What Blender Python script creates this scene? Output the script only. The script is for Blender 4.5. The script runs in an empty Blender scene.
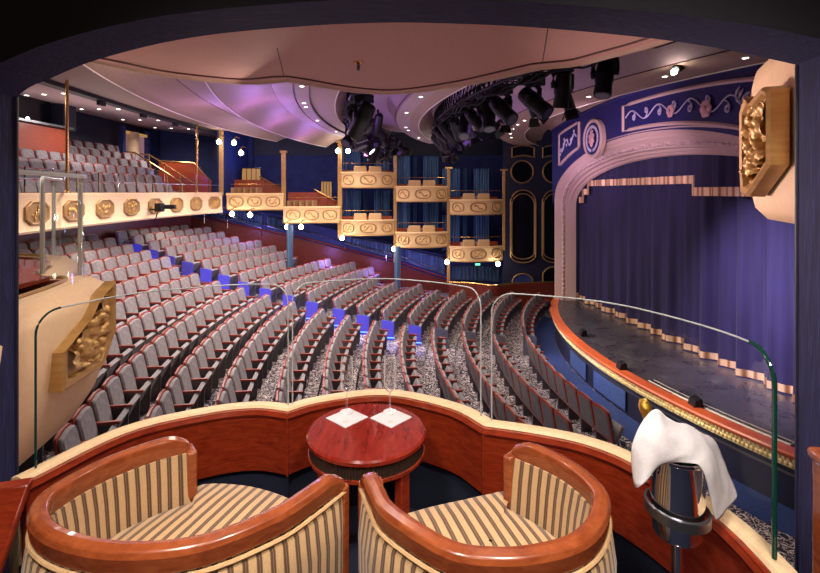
import bpy, bmesh, math, random
from mathutils import Vector, Matrix
random.seed(7)
SC = bpy.context.scene
COL = SC.collection
PI = math.pi
EYE = 1.72
FPX, CX, HY = 480.0, 410.0, 192.0

def at_depth(px, py, y):            # a measured point of the photo at depth y metres
    return Vector(((px - CX) / FPX * y, y, EYE - (py - HY) * y / FPX))

# ------------------------------------------------------------------ materials
def srgb(r, g, b):
    f = lambda c: c / 12.92 if c <= .04045 else ((c + .055) / 1.055) ** 2.4
    return (f(r / 255), f(g / 255), f(b / 255), 1)

class Mat:
    def __init__(s, name, base=(.5, .5, .5, 1), rough=.5, metal=0, **kw):
        s.m = bpy.data.materials.new(name); s.m.use_nodes = True
        s.n = s.m.node_tree.nodes; s.l = s.m.node_tree.links
        s.b = s.n['Principled BSDF']
        s.b.inputs['Base Color'].default_value = base
        s.b.inputs['Roughness'].default_value = rough
        s.b.inputs['Metallic'].default_value = metal
        for k, v in kw.items():
            s.b.inputs[k.replace('_', ' ')].default_value = v
    def new(s, t, **kw):
        n = s.n.new(t)
        for k, v in kw.items():
            if k in n.inputs: n.inputs[k].default_value = v
            else: setattr(n, k, v)
        return n
    def coord(s, kind='Object', scale=(1, 1, 1)):
        t = s.new('ShaderNodeTexCoord'); mp = s.new('ShaderNodeMapping')
        mp.inputs['Scale'].default_value = scale
        s.l.new(t.outputs[kind], mp.inputs['Vector']); return mp.outputs['Vector']
    def noise(s, vec, scale=5, detail=4, rough=.55, dist=0):
        n = s.new('ShaderNodeTexNoise'); n.inputs['Scale'].default_value = scale
        n.inputs['Detail'].default_value = detail; n.inputs['Roughness'].default_value = rough
        n.inputs['Distortion'].default_value = dist
        s.l.new(vec, n.inputs['Vector']); return n.outputs['Fac']
    def ramp(s, fac, stops, interp='LINEAR'):
        r = s.new('ShaderNodeValToRGB'); cr = r.color_ramp; cr.interpolation = interp
        while len(cr.elements) < len(stops): cr.elements.new(.5)
        for e, (p, c) in zip(cr.elements, stops): e.position = p; e.color = c
        s.l.new(fac, r.inputs['Fac']); return r.outputs['Color']
    def math(s, op, a, b=None):
        n = s.new('ShaderNodeMath', operation=op)
        for i, v in enumerate((a, b)):
            if v is None: continue
            if isinstance(v, (int, float)): n.inputs[i].default_value = v
            else: s.l.new(v, n.inputs[i])
        return n.outputs[0]
    def base(s, c): s.l.new(c, s.b.inputs['Base Color'])
    def bump(s, h, strength=.3, dist=.01):
        b = s.new('ShaderNodeBump'); b.inputs['Strength'].default_value = strength
        b.inputs['Distance'].default_value = dist
        s.l.new(h, b.inputs['Height']); s.l.new(b.outputs['Normal'], s.b.inputs['Normal'])

def noisy(name, c1, c2, scale=6, rough=.5, metal=0, vscale=(1, 1, 1), bump=0, detail=4, kind='Object', dist=0, **kw):
    m = Mat(name, c1, rough, metal, **kw)
    f = m.noise(m.coord(kind, vscale), scale, detail, .6, dist)
    m.base(m.ramp(f, [(.3, c1), (.7, c2)]))
    if bump: m.bump(f, bump)
    return m.m

M = {}
M['wood_red'] = noisy('mahogany', srgb(112, 32, 16), srgb(150, 54, 26), 5, .22, 0, (2, 2, 9), detail=6, dist=1.2, Coat_Weight=.4)
M['wood_orange'] = noisy('cherry_rail', srgb(118, 52, 24), srgb(152, 78, 40), 4, .25, 0, (3, 3, 10), detail=6, dist=1., Coat_Weight=.4)
M['wood_table'] = noisy('table_veneer', srgb(104, 22, 14), srgb(140, 40, 26), 4, .16, 0, (8, 1.5, 1), detail=6, dist=1., Coat_Weight=.5)
M['wood_seat'] = noisy('seat_wood', srgb(124, 44, 34), srgb(152, 62, 46), 8, .35)
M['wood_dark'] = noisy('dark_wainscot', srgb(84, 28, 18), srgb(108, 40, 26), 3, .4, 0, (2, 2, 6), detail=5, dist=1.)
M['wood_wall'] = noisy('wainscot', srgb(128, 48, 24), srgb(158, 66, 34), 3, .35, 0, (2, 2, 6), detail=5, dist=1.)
M['cream'] = noisy('cream_plaster', srgb(222, 188, 146), srgb(230, 198, 158), 30, .6, bump=.05)
M['ledge'] = noisy('cream_ledge', srgb(226, 196, 152), srgb(236, 208, 166), 60, .55, bump=.1)
M['gold_frame'] = noisy('gold_wood', srgb(160, 120, 66), srgb(190, 148, 86), 6, .38, .25, (1, 1, 6))
M['gold'] = noisy('gilt_relief', srgb(160, 118, 62), srgb(204, 164, 98), 25, .42, .35)
M['gilt_pale'] = noisy('pale_gilt', srgb(200, 168, 104), srgb(250, 234, 184), 14, .5, .05)
M['slub_dark'] = noisy('black_fabric', srgb(6, 6, 14), srgb(14, 14, 28), 90, .9)
M['gold_dim'] = noisy('gilt_line', srgb(150, 116, 70), srgb(176, 140, 90), 25, .4, .5)
M['brass'] = Mat('brass', srgb(206, 158, 92), .25, .9).m
M['chrome'] = Mat('chrome', (.82, .82, .84, 1), .04, 1).m
M['steel'] = Mat('dark_steel', (.2, .2, .22, 1), .3, .9).m
M['black'] = Mat('black_paint', (.006, .006, .008, 1), .45).m
M['black'].node_tree.nodes['Principled BSDF'].inputs['Specular IOR Level'].default_value = .3
M['steel_dark'] = Mat('grey_housing', (.09, .09, .11, 1), .4, .5).m
M['black_matt'] = Mat('black_matt', (.006, .006, .009, 1), .8).m
M['white_trim'] = Mat('white_trim', srgb(235, 222, 210), .5).m
M['ceil_taupe'] = noisy('ceiling_taupe', srgb(158, 130, 114), srgb(168, 140, 124), 14, .55)
M['ceil_light'] = noisy('ceiling_pale', srgb(172, 146, 150), srgb(180, 156, 158), 10, .55)
M['soffit'] = noisy('soffit_plaster', srgb(168, 126, 120), srgb(180, 138, 130), 60, .7, bump=.05)
M['groove'] = Mat('dark_groove', srgb(70, 24, 22), .6).m
M['blue_wall'] = noisy('blue_wall_covering', srgb(28, 38, 92), srgb(40, 54, 116), 3, .7)
M['dark_wall'] = noisy('dark_navy_wall', srgb(20, 22, 44), srgb(28, 30, 56), 4, .55)
M['black_wall'] = Mat('black_glass_panel', (.004, .004, .007, 1), .15).m
M['blue_curtain'] = None
M['carpet_navy'] = noisy('navy_carpet', srgb(8, 14, 34), srgb(18, 28, 56), 220, .95, bump=.3)
M['glass_edge'] = Mat('green_glass_edge', srgb(14, 62, 52), .08, 0).m
M['napkin'] = noisy('white_linen', srgb(206, 202, 204), srgb(220, 216, 216), 180, .85, bump=.15)
M['paper'] = Mat('white_paper', srgb(206, 198, 200), .8).m
M['nosing'] = noisy('orange_nosing', srgb(190, 80, 40), srgb(214, 104, 58), 6, .35)
M['band'] = Mat('dark_ribbed_band', srgb(44, 30, 24), .5).m
M['cream_gold'] = noisy('warm_cream_plaster', srgb(214, 174, 122), srgb(222, 184, 134), 20, .6)
M['print'] = Mat('tan_print', srgb(196, 160, 120), .8).m
M['green_glass'] = Mat('bottle_glass', (.01, .03, .012, 1), .06, 0).m
M['foil'] = noisy('gold_foil', srgb(200, 150, 50), srgb(240, 200, 90), 120, .28, .9, bump=.6)
M['settee'] = noisy('settee_fabric', srgb(188, 150, 104), srgb(204, 168, 120), 40, .8)
M['loge_fabric'] = noisy('loge_chair_fabric', srgb(150, 108, 70), srgb(176, 134, 90), 40, .8)
M['brown_line'] = Mat('brown_trim', srgb(96, 44, 22), .5).m
M['pink_crest'] = Mat('pink_crest', srgb(226, 170, 168), .5).m
M['frieze_blue'] = noisy('frieze_blue', srgb(22, 22, 80), srgb(34, 32, 102), 12, .5)
M['frieze_white'] = Mat('frieze_white', srgb(196, 184, 208), .6).m
M['pros'] = noisy('arch_plaster', srgb(196, 162, 150), srgb(204, 172, 162), 20, .45)
M['pros_relief'] = noisy('arch_relief', srgb(170, 136, 130), srgb(226, 196, 186), 9, .45, bump=1., detail=5)

def glass_mat(name, tint, rough=0., refl=.22):       # thin architectural glass: mostly clear, reflects at grazing angles
    m = bpy.data.materials.new(name); m.use_nodes = True; nt = m.node_tree; nt.nodes.clear()
    o = nt.nodes.new('ShaderNodeOutputMaterial'); mx = nt.nodes.new('ShaderNodeMixShader')
    t = nt.nodes.new('ShaderNodeBsdfTransparent'); g = nt.nodes.new('ShaderNodeBsdfGlossy')
    lw = nt.nodes.new('ShaderNodeLayerWeight'); lw.inputs[0].default_value = .5
    pw = nt.nodes.new('ShaderNodeMath'); pw.operation = 'POWER'; pw.inputs[1].default_value = 4
    f = nt.nodes.new('ShaderNodeMath'); f.operation = 'MULTIPLY_ADD'; f.inputs[1].default_value = refl; f.inputs[2].default_value = .025
    nt.links.new(lw.outputs['Facing'], pw.inputs[0]); nt.links.new(pw.outputs[0], f.inputs[0])
    t.inputs[0].default_value = tint; g.inputs['Roughness'].default_value = rough
    nt.links.new(f.outputs[0], mx.inputs[0]); nt.links.new(t.outputs[0], mx.inputs[1]); nt.links.new(g.outputs[0], mx.inputs[2])
    nt.links.new(mx.outputs[0], o.inputs[0]); return m
M['glass'] = glass_mat('clear_glass', (.97, .985, .98, 1))
M['flute'] = glass_mat('flute_glass', (.94, .93, .94, 1), 0, .75)
M['clear_edge'] = Mat('clear_glass_edge', srgb(176, 182, 182), .25).m
def m_flute():                               # thin drinking glass: clear face on, pale at the silhouette
    m = glass_mat('flute_glass', (.95, .94, .95, 1), 0, .6); nt = m.node_tree
    o = [n for n in nt.nodes if n.type == 'OUTPUT_MATERIAL'][0]; mx = [n for n in nt.nodes if n.type == 'MIX_SHADER'][0]
    d = nt.nodes.new('ShaderNodeBsdfDiffuse'); d.inputs[0].default_value = (.95, .9, .9, 1); m2 = nt.nodes.new('ShaderNodeMixShader')
    lw = nt.nodes.new('ShaderNodeLayerWeight'); lw.inputs[0].default_value = .5; pw = nt.nodes.new('ShaderNodeMath'); pw.operation = 'POWER'; pw.inputs[1].default_value = 1.5
    mu = nt.nodes.new('ShaderNodeMath'); mu.operation = 'MULTIPLY'; mu.inputs[1].default_value = .75
    nt.links.new(lw.outputs['Facing'], pw.inputs[0]); nt.links.new(pw.outputs[0], mu.inputs[0]); nt.links.new(mu.outputs[0], m2.inputs[0])
    nt.links.new(mx.outputs[0], m2.inputs[1]); nt.links.new(d.outputs[0], m2.inputs[2]); nt.links.new(m2.outputs[0], o.inputs[0]); return m
M['flute'] = m_flute()

def emit(name, c, s):
    m = Mat(name, (0, 0, 0, 1)); m.b.inputs['Emission Color'].default_value = c; m.b.inputs['Emission Strength'].default_value = s
    return m.m
M['bulb'] = emit('lit_globe', (1, .93, .82, 1), 22)
M['downlight'] = emit('lit_downlight', (1, .9, .76, 1), 10)
M['blue_led'] = emit('blue_led', (.06, .16, 1, 1), 6)
M['lens_pink'] = emit('lit_pink_lens', (1, .25, .7, 1), 6)
M['lens_white'] = emit('lit_white_lens', (.9, .9, 1, 1), 8)
M['warm_panel'] = emit('lit_warm_panel', (1, .52, .16, 1), .4)
M['step_light'] = emit('lit_step_edge', (.95, .9, .95, 1), .9)

def m_stripe():
    m = Mat('striped_upholstery', rough=.75)
    m.b.inputs['Sheen Weight'].default_value = .2
    t = m.new('ShaderNodeUVMap'); sp = m.new('ShaderNodeSeparateXYZ'); m.l.new(t.outputs[0], sp.inputs[0])
    fr = m.math('FRACT', m.math('DIVIDE', sp.outputs[0], .04))
    a, b, c = srgb(194, 158, 112), srgb(84, 58, 40), srgb(146, 110, 72)
    col = m.ramp(fr, [(0, a), (.46, c), (.50, b), (.64, c), (.68, b), (.86, c), (.90, a)], 'CONSTANT')
    n = m.noise(m.coord('Object'), 300, 2)
    mx = m.new('ShaderNodeMixRGB', blend_type='MULTIPLY'); mx.inputs[0].default_value = .45
    m.l.new(col, mx.inputs[1]); m.l.new(m.ramp(n, [(.3, (.55, .55, .55, 1)), (.7, (1.15, 1.15, 1.15, 1))]), mx.inputs[2])
    m.base(mx.outputs[0]); m.bump(n, .25, .003); return m.m
M['stripe'] = m_stripe()

def m_carpet():                              # dark theatre carpet with pale scrolls
    m = Mat('scroll_carpet', rough=.95)
    v = m.coord('Object', (1, 1, 1))
    n = m.noise(v, 6, 3, .5, 1.8)
    w = m.math('ABSOLUTE', m.math('SUBTRACT', m.math('FRACT', m.math('MULTIPLY', n, 5)), .5))
    c = m.ramp(w, [(0, srgb(226, 212, 204)), (.13, srgb(190, 172, 168)), (.19, srgb(40, 36, 52)), (.5, srgb(22, 22, 40))])
    n2 = m.noise(v, 4, 2)
    mx = m.new('ShaderNodeMixRGB', blend_type='MULTIPLY'); mx.inputs[0].default_value = .35
    m.l.new(c, mx.inputs[1]); m.l.new(m.ramp(n2, [(.35, (.6, .5, .55, 1)), (.65, (1.1, 1.1, 1.2, 1))]), mx.inputs[2])
    m.base(mx.outputs[0]); return m.m
M['carpet'] = m_carpet()
M['standard'] = noisy('standard_blue_light_tint', srgb(74, 66, 150), srgb(86, 78, 164), 9, .8)  # blue of the aisle light is put into the panel colour
M['seat_fabric'] = noisy('grey_seat_fabric', srgb(112, 106, 110), srgb(142, 134, 136), 9, .85, bump=.05)
M['seat_side'] = noisy('grey_seat_side', srgb(78, 74, 82), srgb(92, 88, 96), 9, .8)

def m_slub():                                # navy slubbed wall fabric
    m = Mat('navy_slub_fabric', rough=.85)
    v = m.coord('Object', (240, 240, 7)); n = m.noise(v, 1, 4, .65, .3)
    m.base(m.ramp(n, [(.32, srgb(8, 10, 40)), (.55, srgb(26, 30, 78)), (.75, srgb(60, 66, 130))])); m.bump(n, .3, .004); return m.m
M['slub'] = m_slub()
def m_slub2():
    m = Mat('navy_slub_soffit', rough=.85)
    v = m.coord('Object', (7, 240, 240)); n = m.noise(v, 1, 4, .65, .3)
    m.base(m.ramp(n, [(.32, srgb(8, 10, 40)), (.55, srgb(26, 30, 78)), (.75, srgb(60, 66, 130))])); m.bump(n, .3, .004); return m.m
M['slub_soffit'] = m_slub2()
M['velvet'] = noisy('purple_velvet', srgb(25, 18, 54), srgb(38, 29, 74), 3, .75, vscale=(2, 2, .2), Sheen_Weight=.05)
M['fringe'] = None
def m_fringe():
    m = Mat('gold_fringe', rough=.45, metal=.3)
    sp = m.new('ShaderNodeSeparateXYZ'); m.l.new(m.coord('Object'), sp.inputs[0])
    w = m.math('SINE', m.math('MULTIPLY', sp.outputs[1], 42.))
    m.base(m.ramp(m.math('MULTIPLY_ADD', w, .5), [(0, srgb(150, 96, 60)), (.5, srgb(236, 196, 150))])); return m.m
M['fringe'] = m_fringe()
def m_stage():
    m = Mat('black_stage_floor', rough=.3)
    v = m.coord('Object', (1, 1, 1)); n = m.noise(v, 1.4, 6, .7, .6)
    m.base(m.ramp(n, [(.3, srgb(46, 44, 50)), (.6, srgb(72, 68, 74)), (.8, srgb(112, 104, 108))]))
    m.l.new(m.math('MULTIPLY', n, .62), m.b.inputs['Roughness']); return m.m
M['stage'] = m_stage()
def m_drape():
    m = Mat('teal_drape', rough=.7)
    n = m.noise(m.coord('Object', (9, 9, .3)), 1.2, 3)
    m.base(m.ramp(n, [(.3, srgb(34, 52, 84)), (.7, srgb(78, 110, 142))])); return m.m
M['drape'] = m_drape()

# ------------------------------------------------------------------ mesh builder
class MB:
    def __init__(s): s.v = []; s.f = []; s.mi = []; s.uv = {}
    def add(s, vs, fs, mi=0, uvs=None):
        b = len(s.v); s.v.extend([tuple(p) for p in vs])
        for k, f in enumerate(fs):
            s.f.append([b + i for i in f]); s.mi.append(mi)
            if uvs: s.uv[len(s.f) - 1] = [uvs[i] for i in f]
        return s
    def box(s, c, size, rz=0, mi=0, m=None):
        x, y, z = [d / 2 for d in size]
        vs = [Vector((a, b, d)) for a in (-x, x) for b in (-y, y) for d in (-z, z)]
        R = m if m is not None else Matrix.Rotation(rz, 3, 'Z')
        vs = [R @ v + Vector(c) for v in vs]
        return s.add(vs, [(0, 1, 3, 2), (4, 6, 7, 5), (0, 4, 5, 1), (2, 3, 7, 6), (0, 2, 6, 4), (1, 5, 7, 3)], mi)
    def prism(s, pts, z0, z1, mi=0):
        n = len(pts)
        vs = [(p[0], p[1], z0) for p in pts] + [(p[0], p[1], z1) for p in pts]
        fs = [tuple(range(n - 1, -1, -1)), tuple(range(n, 2 * n))] + [(i, (i + 1) % n, n + (i + 1) % n, n + i) for i in range(n)]
        return s.add(vs, fs, mi)
    def slab(s, pts, off, mi=0):            # polygon in space pushed along a vector
        n = len(pts); off = Vector(off)
        vs = [Vector(p) for p in pts]; vs += [p + off for p in vs]
        fs = [tuple(range(n - 1, -1, -1)), tuple(range(n, 2 * n))] + [(i, (i + 1) % n, n + (i + 1) % n, n + i) for i in range(n)]
        return s.add(vs, fs, mi)
    def tube(s, path, r, n=8, mi=0, closed=False):
        path = [Vector(p) for p in path]; N = len(path); rings = []
        for i, p in enumerate(path):
            a = path[(i - 1) % N] if (closed or i) else p; b = path[(i + 1) % N] if (closed or i < N - 1) else p
            t = (b - a).normalized(); ref = Vector((0, 0, 1)) if abs(t.z) < .9 else Vector((1, 0, 0))
            u = t.cross(ref).normalized(); w = t.cross(u).normalized()
            rr = r[i] if isinstance(r, (list, tuple)) else r
            rings.append([p + u * math.cos(k * 2 * PI / n) * rr + w * math.sin(k * 2 * PI / n) * rr for k in range(n)])
        return s.loft(rings, closed_ring=True, cap=not closed, closed=closed, mi=mi)
    def loft(s, rings, closed_ring=False, cap=False, closed=False, mi=0, uvs=None):
        n = len(rings[0]); vs = [p for r in rings for p in r]; fs = []
        R = len(rings)
        for i in range(R if closed else R - 1):
            for k in range(n if closed_ring else n - 1):
                a, b = i * n + k, i * n + (k + 1) % n; c, d = ((i + 1) % R) * n + (k + 1) % n, ((i + 1) % R) * n + k
                fs.append((a, b, c, d))
        if cap and closed_ring: fs += [tuple(range(n - 1, -1, -1)), tuple((R - 1) * n + k for k in range(n))]
        return s.add(vs, fs, mi, uvs)
    def lathe(s, prof, c, n=24, mi=0, axis=None):
        c = Vector(c); rings = []
        for r, z in prof: rings.append([c + Vector((r * math.cos(k * 2 * PI / n), r * math.sin(k * 2 * PI / n), z)) for k in range(n)])
        return s.loft(rings, closed_ring=True, cap=True, mi=mi)
    def ball(s, c, r, n=12, mi=0, sc=(1, 1, 1)):
        rings = []
        for i in range(1, n // 2 + 2):
            a = PI * (i - .5) / (n // 2 + 1)
            rings.append([Vector(c) + Vector((r * math.sin(a) * math.cos(k * 2 * PI / n) * sc[0], r * math.sin(a) * math.sin(k * 2 * PI / n) * sc[1], r * math.cos(a) * sc[2])) for k in range(n)])
        return s.loft(rings, closed_ring=True, cap=True, mi=mi)
    def sweep(s, path, prof, closed_prof=True, mi=0, uv=False):
        """profile (side, z) carried along a plan path; side is to the left of travel"""
        path = [Vector((p[0], p[1], p[2] if len(p) > 2 else 0)) for p in path]; N = len(path); rings = []; uvs = []; L = 0
        for i, p in enumerate(path):
            a = path[max(i - 1, 0)]; b = path[min(i + 1, N - 1)]
            t = Vector((b.x - a.x, b.y - a.y, 0)).normalized(); u = Vector((-t.y, t.x, 0))
            if i: L += (path[i] - path[i - 1]).length
            rings.append([p + u * q[0] + Vector((0, 0, q[1])) for q in prof]); uvs += [(L, q[1]) for q in prof]
        return s.loft(rings, closed_ring=closed_prof, cap=closed_prof, mi=mi, uvs=uvs if uv else None)
    def mesh(s, name, mats, smooth=30):
        me = bpy.data.meshes.new(name); me.from_pydata(s.v, [], s.f)
        for m in (mats if isinstance(mats, (list, tuple)) else [mats]): me.materials.append(m)
        me.polygons.foreach_set('material_index', s.mi)
        if s.uv:
            l = me.uv_layers.new(name='UVMap')
            for p in me.polygons:
                u = s.uv.get(p.index)
                if u:
                    for k, li in enumerate(p.loop_indices): l.data[li].uv = u[k]
        bm = bmesh.new(); bm.from_mesh(me); bmesh.ops.recalc_face_normals(bm, faces=bm.faces); bm.to_mesh(me); bm.free()
        if smooth:
            me.polygons.foreach_set('use_smooth', [True] * len(me.polygons)); me.set_sharp_from_angle(angle=math.radians(smooth))
        me.update(); return me
    def build(s, name, mats, parent=None, smooth=30, bevel=0, sub=0, solid=0, loc=None):
        o = bpy.data.objects.new(name, s.mesh(name, mats, smooth)); COL.objects.link(o)
        if parent is not None:
            o.parent = parent; o.matrix_parent_inverse = Matrix.Translation(-Vector(parent.location)) if not any(parent.rotation_euler) else parent.matrix_basis.inverted()
        if solid: md = o.modifiers.new('Solidify', 'SOLIDIFY'); md.thickness = solid; md.offset = 0
        if sub: md = o.modifiers.new('Subsurf', 'SUBSURF'); md.levels = md.render_levels = sub
        if bevel: md = o.modifiers.new('Bevel', 'BEVEL'); md.width = bevel; md.segments = 2; md.limit_method = 'ANGLE'; md.angle_limit = .6
        return o

def tag(o, label=None, cat=None, group=None, kind=None):
    if label: o['label'] = label
    if cat: o['category'] = cat
    if group: o['group'] = group
    if kind: o['kind'] = kind
    return o
def thing(name, loc, label, cat, group=None):
    o = bpy.data.objects.new(name, None); o.empty_display_size = .1; COL.objects.link(o); o.location = loc
    return tag(o, label, cat, group)
def struct(name, mb, mats, smooth=30, label=None, cat=None):
    o = mb.build(name, mats, None, smooth); o['kind'] = 'structure'
    if label: o['label'] = label
    if cat: o['category'] = cat
    return o
def smooth_path(pts, n=8, closed=False):    # Catmull-Rom
    P = [Vector(p) for p in pts]; N = len(P); out = []
    for i in range(N if closed else N - 1):
        if closed: a, b, c, d = P[i - 1], P[i], P[(i + 1) % N], P[(i + 2) % N]
        else:
            b, c = P[i], P[i + 1]; a = P[i - 1] if i else b * 2 - c; d = P[i + 2] if i + 2 < N else c * 2 - b
        for k in range(n):
            t = k / n
            out.append(.5 * ((2 * b) + (c - a) * t + (2 * a - 5 * b + 4 * c - d) * t * t + (3 * b - a - 3 * c + d) * t ** 3))
    if not closed: out.append(P[-1])
    return out
def offset2(path, d):                        # plan offset, positive to the left of travel
    out = []; N = len(path)
    for i in range(N):
        a = path[max(i - 1, 0)]; b = path[min(i + 1, N - 1)]
        t = Vector((b[0] - a[0], b[1] - a[1])).normalized()
        out.append(Vector((path[i][0] - t.y * d, path[i][1] + t.x * d)))
    return out
ORD = 'first second third fourth fifth sixth seventh eighth ninth tenth eleventh twelfth thirteenth fourteenth fifteenth sixteenth seventeenth eighteenth nineteenth twentieth'.split()
def ordinal(i):
    if i < 20: return ORD[i]
    t, u = divmod(i + 1, 10)
    tens = {2: 'twenty', 3: 'thirty', 4: 'forty'}[t]
    return {2: 'twentieth', 3: 'thirtieth', 4: 'fortieth'}[t] if u == 0 else tens + '-' + ORD[u - 1]
def relief(rnd, nx, ny, w, h, bumps, amp, inside=None):
    """carved height field: grid of (x, z, depth)"""
    g = []
    B = [(rnd.uniform(-w / 2, w / 2), rnd.uniform(-h / 2, h / 2), rnd.uniform(.035, .085) * min(w, h), rnd.uniform(.5, 1)) for _ in range(bumps)]
    for j in range(ny + 1):
        for i in range(nx + 1):
            x, z = (i / nx - .5) * w, (j / ny - .5) * h
            d = 0
            for bx, bz, r, k in B:
                q = 1 - ((x - bx) ** 2 + (z - bz) ** 2) / r / r
                if q > 0: d = max(d, k * q ** .6)
            e = min(1, 6 * (.5 - abs(i / nx - .5)), 6 * (.5 - abs(j / ny - .5)))
            g.append((x, z, amp * d * max(0, e)))
    fs = [(j * (nx + 1) + i, j * (nx + 1) + i + 1, (j + 1) * (nx + 1) + i + 1, (j + 1) * (nx + 1) + i) for j in range(ny) for i in range(nx)]
    return g, fs
# ================================================================== OUR BOX
# camera ------------------------------------------------------------
cam = bpy.data.cameras.new('camera'); co = bpy.data.objects.new('camera', cam); COL.objects.link(co)
co.location = (0, 0, EYE); co.rotation_euler = (PI / 2, 0, 0)
cam.sensor_width = 36; cam.lens = FPX / 820 * 36; cam.shift_y = -94.5 / 820; cam.clip_start = .05; cam.clip_end = 200
SC.camera = co

# parapet plan: inner edge of the ledge, three bulging bays
W0 = Vector((-1.47, 1.84)); N1 = Vector((-.618, 2.425)); N2 = Vector((.345, 2.275)); W1 = Vector((1.04, 1.30))
bayL = smooth_path([W0, (-1.30, 2.22), (-1.02, 2.405), (-.80, 2.465), N1], 7)
bayC = smooth_path([N1, (-.46, 2.54), (-.14, 2.625), (.19, 2.47), N2], 7)
bayR = smooth_path([N2, (.58, 2.20), (.78, 2.10), (.915, 1.94), (1.035, 1.63), W1], 7)
inner = bayL + bayC[1:] + bayR[1:]
PZ = .60
par = thing('box_parapet', (-.14, 2.6, 0), 'scalloped parapet around the box, red mahogany inside with a pale beaded ledge', 'parapet')
mb = MB(); mb.sweep(inner, [(0, PZ), (0, .29), (.03, .27), (.03, PZ)]); mb.build('wood_lining', M['wood_red'], par)
mb = MB(); mb.sweep(inner, [(-.004, PZ), (-.012, PZ - .02), (-.004, PZ - .035)]); mb.build('wood_lip', M['wood_red'], par)
mb = MB(); mb.sweep(inner, [(.03, .27), (.03, 0), (.06, 0), (.06, .27)]); mb.build('kick_panel', M['carpet_navy'], par)
mb = MB(); mb.sweep(inner, [(.02, PZ + .002), (.028, PZ + .014), (.06, PZ + .016), (.095, PZ + .004), (.11, PZ - .03), (.115, -.28), (.08, -.36), (.05, -.36), (.05, PZ - .02)]); mb.build('plaster_face', M['ledge'], par)
mb = MB()
bead = offset2(inner, .082)
for i in range(0, len(bead) - 1):
    a, b = bead[i], bead[i + 1]; L = (b - a).length; k = max(1, int(L / .014))
    for j in range(k):
        p = a.lerp(b, j / k); mb.ball((p.x, p.y, PZ + .006), .0042, 6)
mb.build('bead_trim', M['ledge'], par)
for p in (N1, N2):                              # upright joints of the lining
    mb = MB(); mb.box((p.x, p.y - .004, .44), (.009, .009, .31), .05); mb.build('corner_trim', M['wood_red'], par)

# glass panes standing in the ledge ------------------------------------
def pane(name, path, z0, z1, rad, label, round_start=True, round_end=True, green=None, edge_r=.0035):
    t = thing(name, (path[len(path) // 2].x, path[len(path) // 2].y, z0), label, 'glass pane')
    L = [0]
    for i in range(1, len(path)): L.append(L[-1] + (Vector(path[i]) - Vector(path[i - 1])).length)
    tot = L[-1]
    def at(s):
        for i in range(1, len(path)):
            if s <= L[i] + 1e-9:
                return Vector(path[i - 1]).lerp(Vector(path[i]), (s - L[i - 1]) / max(1e-9, L[i] - L[i - 1]))
        return Vector(path[-1])
    ss = sorted(set([tot * k / 24 for k in range(25)] + [rad * (1 - math.cos(a * PI / 16)) for a in range(9)] + [tot - rad * (1 - math.cos(a * PI / 16)) for a in range(9)]))
    def top(s):
        d = z1
        if round_start and s < rad: d = z1 - rad + math.sqrt(max(0, rad * rad - (rad - s) ** 2))
        if round_end and s > tot - rad: d = z1 - rad + math.sqrt(max(0, rad * rad - (rad - (tot - s)) ** 2))
        return d
    mb = MB(); rings = []
    for s in ss:
        p = at(s); rings.append([Vector((p.x, p.y, z0)), Vector((p.x, p.y, top(s)))])
    mb.loft(rings); mb.build('pane', M['glass'], t)
    edge = [Vector((at(0).x, at(0).y, z0))] + [Vector((at(s).x, at(s).y, top(s))) for s in ss] + [Vector((at(tot).x, at(tot).y, z0))]
    mb = MB(); mb.tube(edge, edge_r, 6); mb.build('polished_edge', M['clear_edge'], t)
    if green:
        k = [e for e in edge if (e.xy - Vector(path[green[0]]).xy).length < .13]; mb = MB(); mb.tube(k, green[1], 8); mb.build('green_edge', M['glass_edge'], t)
    return t
ZG = 1.237
gl = offset2(bayL, .05); gc = offset2(bayC, .05); gr = offset2(bayR, .05)
pane('glass_pane', gl[1:-1], PZ + .02, ZG, .09, 'clear glass pane on the parapet bay beside the box with the gilded plaque', green=(0, .0045))
pane('glass_pane', gc[2:-2], PZ + .02, ZG, .09, 'clear curved glass pane on the middle bay behind the champagne flutes')
pane('glass_pane', gr[1:-3], PZ + .02, ZG, .10, 'clear glass pane with green edge on the parapet bay beside the stage', green=(-1, .007))

# box floor, arch wall, room behind --------------------------------------
mb = MB()
poly = [(-2.3, -1.3), (2.1, -1.3), (1.6, 1.35)] + [(p.x, p.y) for p in reversed(offset2(inner, .1))] + [(-2.0, 1.9)]
mb.prism(poly, -.25, 0); struct('floor', mb, M['carpet_navy'])
AX0, AXS, AXC = -1.64, -.1443, 1.763            # arch plane: y = AXC + AXS * x
def arch_pt(px, py):
    m = (px - CX) / FPX; y = AXC / (1 - AXS * m); return Vector((m * y, y, EYE - (py - HY) * y / FPX))
arc = [(16.5, 97), (30, 87), (49, 79), (72, 69), (98, 59.5), (146, 46.5), (195, 37), (244, 31), (293, 27), (341, 24), (400, 22.5), (465, 24), (528, 27), (605, 33.5), (676, 41.5), (733, 51), (797, 65)]
A = smooth_path([arch_pt(*p) for p in arc], 3)
tv = Vector((-.143, -.99, 0)) * .22               # thickness of the wall, towards the room
hole = [Vector((A[0].x, A[0].y, 0))] + A + [Vector((A[-1].x, A[-1].y, 0))]
def wall_ring(shift, xl, xr, zt):
    out = []
    for p in hole:
        out.append(p + shift)
    return out
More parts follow.
